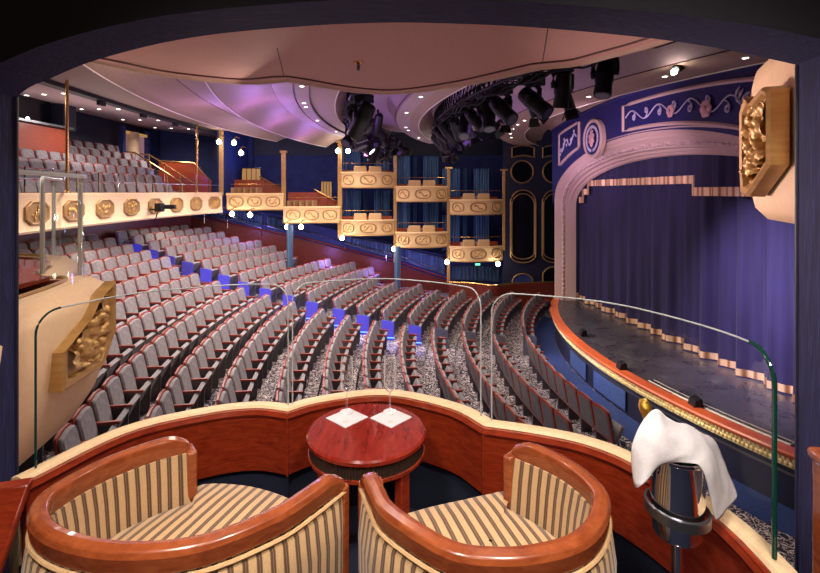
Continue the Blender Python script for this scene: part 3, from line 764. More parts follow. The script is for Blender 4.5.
# choose which seats stand as individuals: those that show largest and are not hidden
def scr(p): return CX + FPX * p[0] / p[1], HY - FPX * (p[2] - EYE) / p[1]
PARA = [(0, 480), (38, 478), (85, 452), (130, 430), (205, 407), (283, 402), (330, 394), (385, 390), (440, 398), (487, 412), (560, 422), (600, 436), (640, 462), (660, 500), (700, 540), (820, 600)]
def para_y(x):
    for (x1, y1), (x2, y2) in zip(PARA, PARA[1:]):
        if x1 <= x <= x2: return y1 + (y2 - y1) * (x - x1) / (x2 - x1)
    return 0
def shows(s):
    x, y = scr((s[0], s[1], s[2] + .88))
    if y > para_y(x) - 2 or s[1] < 1: return False
    if not 18 < x < 795: return False
    if s[5] == 'theatre seats':
        if x < 104 and 262 < y < 362 + (104 - x) * 1.5: return False
        if x < 76 and y < 300: return False
        if s[0] < -8.0 and y < 237 - (x - 20) * .115: return False
    return True
vis = [s for s in seats if shows(s)]
hid = [s for s in seats if not shows(s) and 1 < s[1] and 0 < scr((s[0], s[1], s[2] + .8))[0] < 815]
vis.sort(key=lambda s: math.hypot(s[0], s[1]))
def put(o, s): o.location = (s[0], s[1], s[2]); o.rotation_euler = (0, 0, s[3])
for n, s in enumerate(vis[:300]):
    if n < 170:
        root = bpy.data.objects.new('theatre_chair', None); COL.objects.link(root); root.empty_display_size = .1; put(root, s)
        for nm, me in MESHES:
            c = bpy.data.objects.new(nm, me); COL.objects.link(c); c.parent = root
    else:
        root = bpy.data.objects.new('theatre_chair', WHOLE_MESH); COL.objects.link(root); put(root, s)
    tag(root, s[4], 'seat', s[5])
rest = MB()
def blob(bank, s):
    R = Matrix.Rotation(s[3], 3, 'Z'); b = Vector(s[:3])
    for n, w, m in SEATP: bank.add([R @ Vector(v) + b for v in w.v], w.f, SMAT.index(m))
for s in vis[300:]: blob(rest, s)
o = rest.build('theatre_seating', SMAT, None, 35)
tag(o, 'remaining distant rows of grey theatre seats below the balcony and on it', 'seats', kind='stuff')
rest = MB()
for s in hid[::1]: blob(rest, s)
if hid: tag(rest.build('hidden_seating', SMAT, None, 35), 'grey theatre seats tucked below the box parapet and balcony front', 'seats', kind='stuff')

# end panels with blue step lights along the aisle
for i, a in ends:
    r, H = ROWS[i]; p = pol(HC, r, a); z = floor_z(i)
    if p.y > wall_y(p.x) - .1: continue
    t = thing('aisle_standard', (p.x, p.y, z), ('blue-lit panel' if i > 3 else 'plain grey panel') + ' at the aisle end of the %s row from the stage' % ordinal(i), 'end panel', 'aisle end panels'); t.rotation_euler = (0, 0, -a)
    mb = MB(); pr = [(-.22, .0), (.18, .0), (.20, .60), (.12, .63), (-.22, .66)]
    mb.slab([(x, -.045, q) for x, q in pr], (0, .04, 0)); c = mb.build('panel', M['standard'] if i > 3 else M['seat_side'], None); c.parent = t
    if i < 4: continue
    mb = MB(); mb.box((0, -.055, .09), (.42, .015, .03)); c = mb.build('light_strip', M['blue_led'], None); c.parent = t

# ---- stage -------------------------------------------------------------------
ZS = -2.56; SC0 = Vector((18, 14)); SR = 13.2
def edge_arc(r, a0=-36, a1=32, n=48, c=SC0): return [pol(c, r, math.radians(a0 + (a1 - a0) * k / n)) for k in range(n + 1)]
e = edge_arc(SR - .12)
mb = MB(); mb.prism([(p.x, p.y) for p in e] + [(14, 21.5), (14, 5)], ZS - .2, ZS); struct('floor_stage', mb, M['stage'], smooth=0)
t = thing('stage_apron', (SC0.x - SR, 14, ZS - .9), 'curved stage lip with orange wood nosing over a gilded frieze and dark panels', 'stage front')
E0 = edge_arc(SR)[::-1]
mb = MB(); mb.sweep(E0, [(.12, ZS), (.12, ZS + .03), (-.14, ZS + .03), (-.16, ZS), (-.14, ZS - .05), (.12, ZS - .05)]); mb.build('wood_nosing', M['nosing'], t)
mb = MB(); mb.sweep(E0, [(.0, ZS - .05), (-.05, ZS - .06), (-.06, ZS - .25), (-.02, ZS - .27), (.02, ZS - .27)]); mb.build('gilded_frieze', M['gilt_pale'], t)
fr = t.children[-1]
mb = MB()
rnd = random.Random(3)
for k, p in enumerate(edge_arc(SR + .055, n=420)):
    mb.ball((p.x, p.y, ZS - .155 + (.04 if k % 2 else -.04)), .042, 6, sc=(1, 1, 1))
mb.build('scroll_relief', M['gilt_pale'], fr)
mb = MB(); mb.sweep(E0, [(.02, ZS - .27), (-.0, ZS - .27), (-.0, ZS - 1.0), (.02, ZS - 1.0)]); mb.build('dark_panel', M['dark_wall'], t)
mb = MB(); mb.sweep(E0, [(.0, ZS - .36), (-.015, ZS - .36), (-.015, ZS - .40), (.0, ZS - .40)]); mb.build('metal_line', M['steel'], t)
fz = floor_z(0)
mb = MB()                                        # blue runner between lip and front row
mb.loft([[Vector((*pol(SC0, r, a), fz + .012)) for r in (SR + .02, SR + .75)] for a in [math.radians(-30 + 56 * k / 30) for k in range(31)]])
o = mb.build('aisle_runner', noisy('blue_runner', srgb(24, 42, 92), srgb(34, 56, 112), 20, .9), None); tag(o, 'blue carpet runner curving along the foot of the stage', 'carpet')
for k, (r, a0, a1) in enumerate([(SR + .03, -4, 1), (SR + .03, -12, -6)]):
    mb = MB(); mb.sweep([pol(SC0, r, math.radians(a1 + (a0 - a1) * q / 8)) for q in range(9)], [(0, fz + .1), (-.02, fz + .1), (-.02, fz + .55), (0, fz + .55)])
    o = mb.build('front_screen', noisy('blue_screen_%d' % k, srgb(48, 66, 120), srgb(62, 84, 140), 12, .6), None)
    tag(o, ['pale blue panel on the stage front, the one by the middle aisle', 'pale blue panel on the stage front, the one below the bucket end of stage'][k], 'panel')
# things on the stage floor
def stage_at(px, py): y = FPX * (EYE - ZS) / (py - HY); return Vector(((px - CX) / FPX * y, y))
for px, py, w, d, rz, lb in ((592, 325, .9, .5, .3, 'grey floor hatch near the curved far corner of the stage'), (603, 342, .7, .45, .3, 'grey floor hatch beside the stage lip, middle of three'), (630, 356, .9, .2, .5, 'white-edged floor trap at the centre of the stage'), (655, 384, 1.0, .5, .4, 'grey floor hatch beside the stage lip by the champagne bucket end')):
    p = stage_at(px, py); mb = MB(); mb.box((p.x, p.y, ZS + .006), (d, w, .012), rz)
    tag(mb.build('floor_hatch', noisy('hatch_%d' % px, srgb(52, 50, 56), srgb(74, 72, 78), 8, .4), None), lb, 'hatch')
for px, py, lb in ((583, 336, 'small black monitor on the stage lip, the one in the middle'), (622, 370, 'small black monitor on the stage lip near the gold frieze bend'), (696, 407, 'small black monitor on the stage lip at the end of the silver grille'), (548, 307, 'small black monitor on the far stage corner')):
    p = stage_at(px, py); t = thing('stage_monitor', (p.x, p.y, ZS), lb, 'speaker')
    mb = MB(); mb.slab([(p.x - .1, p.y - .1, ZS + .03), (p.x + .1, p.y - .1, ZS + .03), (p.x + .06, p.y - .1, ZS + .2), (p.x - .06, p.y - .1, ZS + .16)], (0, .22, 0)); mb.build('cabinet', M['black'], t)
    mb = MB(); mb.box((p.x + .085, p.y + .01, ZS + .11), (.02, .16, .09)); mb.build('grille', M['black_matt'], t)
t = thing('floor_grille', (7.3, 10, ZS), 'long silver slotted grille set along the stage lip', 'grille')
ga = [pol(SC0, SR - .28, math.radians(a)) for a in [-27 + k * .5 for k in range(27)]]
mb = MB(); mb.sweep(ga, [(-.08, ZS), (-.08, ZS + .02), (.08, ZS + .02), (.08, ZS)]); mb.build('frame', M['white_trim'], t)
mb = MB()
for k in range(0, 104):
    p = pol(SC0, SR - .28, math.radians(-26.9 + k * .125)); mb.box((p.x, p.y, ZS + .022), (.10, .014, .008), math.radians(26.9 - k * .125))
mb.build('slot', M['black_matt'], t)

# ---- curtain and proscenium -----------------------------------------------------
def cur_x(y): return 6.8 + (19 - y) * .123
CN = Vector((-.993, -.122, 0))                   # towards the house
t = thing('stage_curtain', (cur_x(14), 14, ZS), 'purple pleated velvet house curtain with gold hem closing the stage', 'curtain')
def pleat(y): return .13 * math.sin(y * 9.5 + .8 * math.sin(y * 2.1)) + .05 * math.sin(y * 4.3 + 1) + .03 * math.sin(y * 27)
ys = [7.0 + 12.6 * k / 400 for k in range(401)]
mb = MB(); mb.loft([[Vector((cur_x(y) + pleat(y) * k2, y, z)) for z, k2 in ((ZS + .17, 1), (ZS + .9, .9), (0.5, .6), (3.4, .5))] for y in ys]); mb.build('velvet', M['velvet'], t, smooth=80)
mb = MB(); mb.loft([[Vector((cur_x(y) + pleat(y) - .012, y, z)) for z in (ZS + .035, ZS + .20)] for y in ys]); mb.build('gold_hem', M['fringe'], t, smooth=80)
mb = MB(); mb.loft([[Vector((cur_x(y) + pleat(y) - .008, y, z)) for z in (ZS + .0, ZS + .04)] for y in ys]); mb.build('hem_tape', M['velvet'], t, smooth=80)
t = thing('curtain_valance', (cur_x(14) - .35, 14, 2), 'stepped purple valance with pink-gold fringe across the top of the curtain', 'valance')
def vz(y): return 1.62 if y < 12.55 else 1.94 if y < 18.15 else 1.62 if y < 18.55 else 1.30
def vp(y): return -.14 + .05 * math.sin(y * 9) + .025 * math.sin(y * 23)
ys2 = [7.0 + 11.95 * k / 420 for k in range(421)]
mb = MB(); mb.loft([[Vector((cur_x(y) + vp(y), y, z)) for z in (vz(y) + .1, 2.2, 3.2)] for y in ys2]); mb.build('velvet', M['velvet'], t, smooth=80)
mb = MB()
for seg in ((7.0, 12.54), (12.56, 18.14), (18.16, 18.54), (18.56, 18.95)):
    sy = [seg[0] + (seg[1] - seg[0]) * k / 120 for k in range(121)]
    mb.loft([[Vector((cur_x(y) + vp(y) - .02, y, z)) for z in (vz(sy[5]), vz(sy[5]) + .22)] for y in sy])
for y in (12.55, 18.15, 18.55):
    za, zb = sorted((vz(y - .02), vz(y + .02))); mb.box((cur_x(y) - .17, y, (za + zb) / 2 + .11), (.03, .13, zb - za + .22))
mb.build('fringe', M['fringe'], t, smooth=80)

t = thing('proscenium_arch', (6.6, 13.6, ZS), 'pink stepped proscenium arch with blue painted frieze around the stage curtain', 'proscenium arch')
YC, HW = 13.6, 5.35
path = []
for z in (ZS, -1.5, -.5, .6): path.append((YC + HW, z, 0))
for k in range(41): a = k * PI / 40; path.append((YC + HW * math.cos(a), 1.2 + 1.52 * math.sin(a), min(1, .35 + .9 * math.sin(a))))
for z in (.6, -.5, -1.5, ZS): path.append((YC - HW, z, 0))
path = [(y, z, k if k else .35) for y, z, k in path]
PROF = [(0, .0), (.03, .10), (.09, .16), (.10, .26), (.17, .32), (.20, .44), (.24, .47), (.36, .60), (.40, .63), (.46, .72), (.52, .74), (.60, .84), (.67, .88), (.70, .90)]
def arch_ring(i, prof, extra=0):
    y, z, k = path[i]; a = path[max(i - 1, 0)]; b = path[min(i + 1, len(path) - 1)]
    ty, tz = b[0] - a[0], b[1] - a[1]; L = math.hypot(ty, tz); ny, nz = tz / L, -ty / L
    if ny * (y - YC) + nz * (z - .6) < 0: ny, nz = -ny, -nz
    if i < 4 or i >= len(path) - 4: nz = 0; ny = 1 if y > YC else -1
    base = Vector((6.55 + (19 - y) * .123, y, z)); out = []
    for w, d in prof: out.append(base + Vector((0, ny * w * k, nz * w * k)) + CN * (d * .9 + extra))
    return out
NP = len(path)
mb = MB(); mb.loft([arch_ring(i, PROF[:7]) for i in range(NP)]); mb.loft([arch_ring(i, PROF[7:]) for i in range(NP)])
mb.build('moulding', M['pros'], t, smooth=25)
mb = MB(); mb.loft([arch_ring(i, [PROF[6], (.29, .52), (.31, .56), PROF[7]], .012) for i in range(NP)]); mb.build('ornament_band', M['pros_relief'], t, smooth=60)
# beaded strip along the ornament band
bd = []
for i in range(0, NP - 1):
    p, q = arch_ring(i, [(.30, .535)], .02)[0], arch_ring(i + 1, [(.30, .535)], .02)[0]; n = max(2, int((q - p).length / .085))
    bd += [p.lerp(q, k / n) for k in range(n)]
mb = MB(); mb.tube(bd, [.028 + .03 * (k % 2) for k in range(len(bd))], 6); mb.build('egg_molding', M['pros_relief'], t)
# frieze wall above
def fx(y): return 6.55 + (19 - y) * .123 - .80
def ft(y): return 3.85 + .75 * math.sqrt(max(0, 1 - ((y - 13.4) / 6.6) ** 2))
def fb(y):
    d = (y - YC) / (HW + .30)
    return 1.2 + 2.17 * math.sqrt(max(0, 1 - d * d))
FY = [8.0 + 11.25 * k / 60 for k in range(61)]
mb = MB(); mb.loft([[Vector((fx(y), y, min(fb(y), ft(y) - .02))), Vector((fx(y) - .04, y, ft(y)))] for y in FY]); fz_o = mb.build('frieze', M['frieze_blue'], t)
mb = MB(); mb.loft([[Vector((fx(y) - .05, y, ft(y) - .0)), Vector((fx(y) - .09, y, ft(y) - .05)), Vector((fx(y) - .05, y, ft(y) - .1))] for y in FY]); mb.build('frieze_cornice', M['frieze_blue'], t)
def panel(y0, y1, k0, k1, nm):
    """framed painted panel on the frieze between arch heights k0..k1"""
    q = lambda y, k: Vector((fx(y) - .05, y, fb(y) + (ft(y) - fb(y)) * k))
    ysn = [y0 + (y1 - y0) * k / 16 for k in range(17)]
    loop = [q(y, k1) for y in ysn] + [q(y, k0) for y in reversed(ysn)]
    mb = MB(); mb.tube(loop, .055, 6, closed=True); f = mb.build('panel_frame', M['pros'], t)
    return q, f
q, f = panel(9.0, 14.15, .12, .72, 'a')
mb = MB(); mb.loft([[q(9.05 + 5.05 * k / 30, a) + CN * .01 for a in (.13, .71)] for k in range(31)]); mb.build('painted_field', M['frieze_blue'], f)
mb = MB()
vine = [q(14.0 - 4.8 * k / 60, .42 + .12 * math.sin(k * .42)) + CN * .03 for k in range(61)]
mb.tube(vine, .018, 5)
for k in range(4, 60, 7):
    c = vine[k]; s = 1 if (k // 7) % 2 else -1
    mb.tube([c + Vector((0, -.02 * m - (.17 - .013 * m) * math.sin(m * .62), s * (.17 - (.17 - .013 * m) * math.cos(m * .62)))) for m in range(0, 10)], [.014, .02, .024, .026, .026, .026, .024, .026, .03, .012], 5)
for k in range(50, 60):
    for s in (-1, 1):
        c = vine[k]; mb.tube([c, c + Vector((-.02, -.09, s * .10)), c + Vector((0, -.14, s * .19))], [.012, .034, .006], 5)
mb.build('vine_ornament', M['frieze_white'], f)
for c, r in ((vine[25], .16), (vine[40], .20)):
    mb = MB()
    for k in range(6): a = k * PI / 3; mb.ball(c + Vector((-.03, r * .55 * math.cos(a), .05 + r * .55 * math.sin(a))), r * .5, 8, sc=(.4, 1, 1))
    mb.ball(c + Vector((-.08, 0, .05)), r * .4, 8, sc=(.5, 1, 1)); mb.build('rose_ornament', M['pink_crest'], f)
q, f = panel(16.9, 18.5, .22, .80, 'b')
mb = MB(); mb.loft([[q(16.95 + 1.5 * k / 10, a) + CN * .01 for a in (.23, .79)] for k in range(11)]); mb.build('painted_field', M['frieze_blue'], f)
mb = MB(); v2 = [q(17.05 + 1.3 * k / 20, .5 + .09 * math.sin(k * .62)) + CN * .04 for k in range(21)]; mb.tube(v2, .03, 5)
for k in range(2, 20, 4): mb.ball(v2[k] + Vector((-.02, 0, .09)), .07, 6, sc=(.4, 1, 1)); mb.ball(v2[k] + Vector((-.02, .1, -.08)), .06, 6, sc=(.4, 1, 1))
mb.build('vine_ornament', M['frieze_white'], f)
# round medallion with crest
mc = Vector((fx(15.75) - .17, 15.75, 3.47))
U = Vector((.122, -.993, 0)); V = Vector((0, 0, 1))
cd = lambda r, a, d: mc + U * (r * math.cos(a)) + V * (r * 1.05 * math.sin(a)) + CN * d
mb = MB(); mb.loft([[cd(r, k * PI / 20, d) for k in range(40)] for r, d in ((.62, -.14), (.62, .0), (.58, .03), (.53, .03), (.50, .0))], closed_ring=True); md = mb.build('medallion', M['pros'], t)
mb = MB(); mb.add([cd(.505, k * PI / 20, -.0) for k in range(40)], [tuple(range(40))]); mb.build('medallion_field', M['frieze_blue'], md)
mb = MB()
for k in range(26):
    a = -PI / 2 + .25 + k * (2 * PI - .5) / 25; s = .05
    c = cd(.37, a, .015); mb.ball(c, .068, 6, sc=(.4, 1, .9))
mb.build('laurel_wreath', M['frieze_white'], md)
mb = MB()
for dy, dz, r in ((0, 0, .15), (0, .17, .09), (0, -.16, .11), (.12, .08, .08), (-.12, .08, .08), (.12, -.08, .07), (-.12, -.08, .07), (0, .27, .05), (.08, .24, .04), (-.08, .24, .04)):
    mb.ball(mc + U * dy + V * dz + CN * .03, r, 8, sc=(.35, 1, 1.1))
mb.build('crest', M['pink_crest'], md)

# ---- ceiling: lobed bands turned about the stage -------------------------------------
CCN = Vector((18, 15)); ZC = 3.87
def ring_band(prof, name, mat, a0=-40, a1=24, n=60, parent=None, clip=True):
    mb = MB(); rings = []
    for k in range(n + 1):
        a = math.radians(a0 + (a1 - a0) * k / n); rings.append([Vector((*pol(CCN, r, a), z)) for r, z in prof])
    mb.loft(rings); return struct(name, mb, mat, smooth=50)
def band_end(r):                                  # arc ends where it meets the far wall
    a = 0
    for k in range(400):
        a = math.radians(k * .1); p = pol(CCN, r, a)
        if p.y > wall_y(p.x) + .15: break
    return math.degrees(a)
BANDS = [('taupe', [(14.02, ZC + .22), (14.0, ZC + .02), (14.06, ZC), (15.0, ZC + .02), (15.06, ZC + .06)]),
         ('light', [(15.06, ZC + .05), (15.3, ZC + .5), (16.4, ZC + .62), (17.3, ZC + .55)]),
         ('taupe', [(17.3, ZC + .56), (17.62, ZC + .07), (17.72, ZC - .03), (17.9, ZC + .02), (18.0, ZC + .05)]),
         ('light', [(18.0, ZC + .05), (18.42, ZC + .04), (18.46, ZC + .12)]),
         ('light', [(18.46, ZC + .10), (18.7, ZC + .45), (19.8, ZC + .55)]),
         ('taupe', [(19.8, ZC + .56), (20.02, ZC + .08), (20.1, ZC - .02), (20.35, ZC + .04), (20.68, ZC + .10)]),
         ('light', [(20.68, ZC + .06), (21.0, ZC + .06), (21.04, ZC + .12)]),
         ('light', [(21.04, ZC + .10), (21.5, ZC + .16)]),
         ('taupe', [(21.5, ZC + .22), (21.9, ZC + .16), (22.3, ZC + .0), (22.56, ZC - .16), (22.62, ZC - .14)]),
         ('light', [(22.62, ZC - .02), (22.9, ZC + .16), (23.4, ZC + .20)]),
         ('taupe', [(23.4, ZC + .24), (23.9, ZC + .24), (24.3, ZC + .16), (24.55, ZC + .06), (24.6, ZC + .07)]),
         ('taupe', [(24.6, ZC + .20), (25.2, ZC + .42), (27.2, ZC + .50)])]
for i, (m, pr) in enumerate(BANDS):
    ring_band(pr, 'ceiling_%d' % (i + 1), M['ceil_' + m], a0=-34, a1=band_end(pr[-1][0]))
# pale edge strips of the lips
for i, (r, z) in enumerate(((14.03, ZC - .005), (17.72, ZC - .035), (20.1, ZC - .025), (22.6, ZC - .165), (24.58, ZC + .055))):
    mb = MB(); e1 = band_end(r); mb.tube([(*pol(CCN, r, math.radians(-34 + (e1 + 34) * k / 80)), z) for k in range(81)], .014, 6)
    struct('trim_%d' % (i + 4), mb, M['white_trim'])
for i, (r, z) in enumerate(((18.46, ZC + .09), (15.06, ZC + .05), (20.7, ZC + .05), (21.5, ZC + .17), (23.4, ZC + .2), (21.04, ZC + .08))):
    mb = MB(); e1 = band_end(r); mb.tube([(*pol(CCN, r, math.radians(-34 + (e1 + 34) * k / 80)), z) for k in range(81)], .011, 5)
    struct('trim_%d' % (i + 9), mb, M['groove'])
# cove between stage-side ceiling lip and frieze
mb = MB(); rings = []
for k in range(41):
    y = 8.0 + 11.3 * k / 40; a = math.radians(-31 + (band_end(14.02) + 31) * k / 40); p = pol(CCN, 14.02, a)
    q1 = Vector((fx(y) - .03, y, ft(y))); p0 = Vector((p.x, p.y, ZC + .2))
    rings.append([p0, p0.lerp(q1, .3) + Vector((0, 0, .22)), p0.lerp(q1, .7) + Vector((0, 0, .22)), q1])
mb.loft(rings); struct('ceiling_13', mb, M['ceil_taupe'], smooth=60)
# downlights: recessed lamps in the ceiling bands, each a ring and a lit lens ---------------
def downlight(x, y, z, label, group, r=.05):
    t = thing('downlight', (x, y, z), label, 'downlight', group)
    mb = MB(); mb.lathe([(r * 1.35, z + .02), (r * 1.35, z - .008), (r, z - .008), (r, z + .02)], (x, y, 0), 14); mb.build('trim_ring', M['white_trim'], t)
    mb = MB(); mb.lathe([(r, z + .004), (r * .9, z - .004), (.01, z - .012)], (x, y, 0), 14); mb.build('lens', M['downlight'], t)
def arc_lights(r, z, degs, label, group):
    for d in degs:
        p = pol(CCN, r, math.radians(d)); downlight(p.x, p.y, z, label, group)
arc_lights(14.55, ZC + .01, (-30, -24.5, -16.5, -10, -2, 1.5, 5.5, 11, 16), 'small round downlight in the ceiling lip right above the stage edge', 'downlights over the stage edge')
arc_lights(18.18, ZC + .045, (-15.5, -12.5, -5.5, 4, 6.5, 14), 'small round downlight in the pale band between the two lighting rigs', 'downlights between the rigs')
arc_lights(20.86, ZC + .06, (-13.8, -8.5, -7, -.5, 7, 12), 'small round downlight in the pale band behind the rear lighting rig', 'downlights behind the rear rig')
arc_lights(22.85, ZC + .10, (-14, -8.2, -3, 3), 'small round downlight in the ceiling strip behind the deep plaster lip', 'downlights behind the plaster lip')
arc_lights(24.95, ZC + .30, (-12, -5, -1, 3, 6, 9), 'small round downlight in the ceiling above the balcony front', 'downlights above the balcony front')

# globe lamps -----------------------------------------------------------------------------
LAMPS = []
def globe(px, py, y, label, dx=-.12):
    p = at_depth(px, py, y); t = thing('globe_lamp', p, label, 'lamp')
    mb = MB(); mb.ball(p, .10, 14); mb.build('globe', M['bulb'], t)
    mb = MB(); mb.tube([p + Vector((0, 0, .09)), p + Vector((0, 0, .2)), p + Vector((-dx * .5, .1, .28)), p + Vector((-dx, .3, .24))], .018, 6)
    mb.lathe([(.05, .0), (.06, -.03), (.03, -.06)], p + Vector((0, 0, .16)), 10); mb.build('bracket', M['brass'], t)
    LAMPS.append(p)

# ---- far side of the house: wall, boxes, pillars ------------------------------------------
E1 = Vector((.9929, .1191, 0)); NN = Vector((.1191, -.9929, 0))      # along the wall towards the stage, out into the house
BASE = 21.55
def on_wall(px, n=0):                          # plan point of the far wall line on a measured bearing
    m = (px - CX) / FPX; y = BASE / (1 - .12 * m); return Vector((m * y, y, 0)) + NN * n
def wz(px, py, n=0): p = on_wall(px, n); return EYE - (py - HY) * p.y / FPX
def wall_quad(mb, pts, n, th=.03):
    P3 = [on_wall(a) + Vector((0, 0, wz(a, b))) + NN * n for a, b in pts]; mb.slab(P3, -NN * th); return mb
BASE = 23.05
# lower wall with drapes, sloping wainscot and rail
mb = MB(); wall_quad(mb, [(60, 215), (60, 330), (610, 330), (610, 262), (500, 262), (447, 256), (394, 244), (341, 232), (284, 216), (228, 206)], -.02, .1); struct('wall_far', mb, M['blue_wall'], smooth=0)
mb = MB(); wall_quad(mb, [(140, 100), (140, 330), (620, 330), (620, 100)], -2.3, .1); struct('wall_far_rear', mb, M['blue_wall'], smooth=0)
mb = MB(); wall_quad(mb, [(200, 60), (200, 152), (640, 152), (640, 60)], -2.2, .1); struct('wall_far_upper', mb, M['dark_wall'], smooth=0)
t = thing('wainscot', on_wall(330) + Vector((0, 0, -2)), 'red wood wainscot sloping down along the far side aisle under the boxes', 'wainscot')
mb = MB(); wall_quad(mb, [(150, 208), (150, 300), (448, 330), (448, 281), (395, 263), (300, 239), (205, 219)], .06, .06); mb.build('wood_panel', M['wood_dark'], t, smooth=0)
railp = [(205, 217), (250, 228), (300, 237), (345, 249), (395, 261), (448, 279)]
mb = MB(); mb.tube([on_wall(a, .12) + Vector((0, 0, wz(a, b) + .02)) for a, b in railp], .03, 8); mb.build('handrail', M['wood_red'], t)
mb = MB(); mb.tube([on_wall(a, .10) + Vector((0, 0, wz(a, b - 7))) for a, b in railp], .018, 6); mb.build('upper_rail', M['chrome'], t)
for i, (a, b) in enumerate(((205, 221), (228, 226), (262, 234), (292, 240), (345, 251), (386, 261))): 
    mb = MB(); p = on_wall(a, .10); z = wz(a, b); mb.tube([p + Vector((0, 0, z - .1)), p + Vector((0, 0, z + .3))], .015, 6); mb.build('rail_post', M['chrome'], t)
# drapes in framed bays between the wainscot and boxes
for i, (a, b, ta, tb, ba, bb) in enumerate(((212, 226, 206, 208, 216, 220), (232, 262, 208, 216, 219, 228), (268, 283, 216, 220, 226, 230), (345, 392, 236, 245, 243, 257), (397, 444, 247, 258, 258, 274), (452, 498, 266, 266, 279, 281))):
    t = thing('wall_drape', on_wall((a + b) / 2), 'teal pleated drape in the %s bay below the far boxes counting from the rear' % ORD[i], 'drape', 'drapes below the boxes')
    n = 40; mb = MB(); rings = []
    for k in range(n + 1):
        px = a + (b - a) * k / n; w = .03 * math.sin(k * 1.9); f = k / n
        rings.append([on_wall(px, .05 + w) + Vector((0, 0, wz(px, ta + (tb - ta) * f))), on_wall(px, .05 + w) + Vector((0, 0, wz(px, ba + (bb - ba) * f)))])
    mb.loft(rings); mb.build('cloth', M['drape'], t, smooth=80)
    mb = MB(); mb.tube([on_wall(a, .1) + Vector((0, 0, wz(a, ta))), on_wall(b, .1) + Vector((0, 0, wz(b, tb))), on_wall(b, .1) + Vector((0, 0, wz(b, bb))), on_wall(a, .1) + Vector((0, 0, wz(a, ba)))], .02, 5, closed=True); mb.build('frame', M['steel'], t)
BASE = 21.55
# wood front at floor level with curved chrome rails
t = thing('side_barrier', on_wall(490, .3) + Vector((0, 0, -3)), 'low curved red wood barrier at the foot of the far boxes beside the stage', 'barrier')
mb = MB(); bp = [on_wall(448, .2), on_wall(470, .6), on_wall(485, 1.2), on_wall(500, 1.0), on_wall(520, .8), on_wall(556, .8)]
bp = smooth_path([(p.x, p.y) for p in bp], 6)
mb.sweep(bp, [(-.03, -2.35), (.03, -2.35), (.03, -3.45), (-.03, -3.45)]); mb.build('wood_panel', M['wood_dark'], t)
mb = MB(); mb.tube([(p.x, p.y, -2.32) for p in bp], .035, 8); mb.build('handrail', M['brass'], t)

def medal(parent, c, u, n, w, h, seed, name='medallion', octo=False):
    """gilded oval in a raised frame"""
    u = Vector(u).normalized(); n = Vector(n).normalized(); v = Vector((0, 0, 1)); K = 8 if octo else 24
    ang = [(k + .5) * 2 * PI / K if octo else k * 2 * PI / K for k in range(K)]
    sup = lambda a: (math.copysign(abs(math.cos(a)) ** (.8 if octo else .75), math.cos(a)), math.copysign(abs(math.sin(a)) ** (.8 if octo else .75), math.sin(a)))
    pt = lambda a, k, d: c + u * (sup(a)[0] * w / 2 * k) + v * (sup(a)[1] * h / 2 * k) + n * d
    mb = MB(); mb.loft([[pt(a, k, d) for a in ang] for k, d in ((1.0, -.01), (1.0, .035), (.93, .045), (.84, .035), (.80, .012))], closed_ring=True); f = mb.build('medallion', M['gold_dim'], parent, smooth=40)
    rnd = random.Random(seed); mb = MB()
    mb.add([pt(a, .82, .012) for a in ang], [tuple(range(K))], 0)
    sw = [(math.sin(q * .55 + seed) * .42, -.55 + q * .11) for q in range(11)]
    if octo:
        for k in range(22):
            a = rnd.uniform(0, 2 * PI); r = rnd.uniform(0, .62); mb.ball(c + u * (w / 2 * r * math.cos(a)) + v * (h / 2 * r * math.sin(a)) + n * .012, rnd.uniform(.05, .09) * h * 1.4, 6, 1, sc=(.6, .6, 1))
    else:
        mb.tube([c + u * (q[1] * w / 2 * 1.05) + v * (q[0] * h / 2 * 1.2) + n * .02 for q in sw], [.010, .022, .026, .022, .026, .03, .026, .022, .026, .022, .010], 6, 1)
        for s in (-1, 1): mb.ball(c + u * (s * .38 * w / 2) - v * (s * .3 * h / 2) + n * .015, .05 * h * 2, 6, 1)
    mb.build('relief', [M['gold_dim'] if octo else M['cream_gold'], M['gold']], f, smooth=60)
    return f

def settee(c, label, w=.8):
    t = thing('box_settee', c, label, 'settee', 'settees in the far boxes')
    for nm, q, s in (('seat', (0, .0, .25), (w, .5, .36)), ('backrest', (0, -.25, .48), (w, .12, .55))):
        mb = MB(); mb.box(Vector(c) + E1 * q[0] - NN * q[1] + Vector((0, 0, q[2])), s, math.atan2(E1.y, E1.x)); mb.build(nm, M['settee'], t, bevel=.05)
    for s in (-1, 1):
        mb = MB(); mb.box(Vector(c) + E1 * (s * (w / 2 - .03)) + Vector((0, 0, .35)), (.09, .5, .5), math.atan2(E1.y, E1.x)); mb.build('arm', M['settee'], t, bevel=.04)
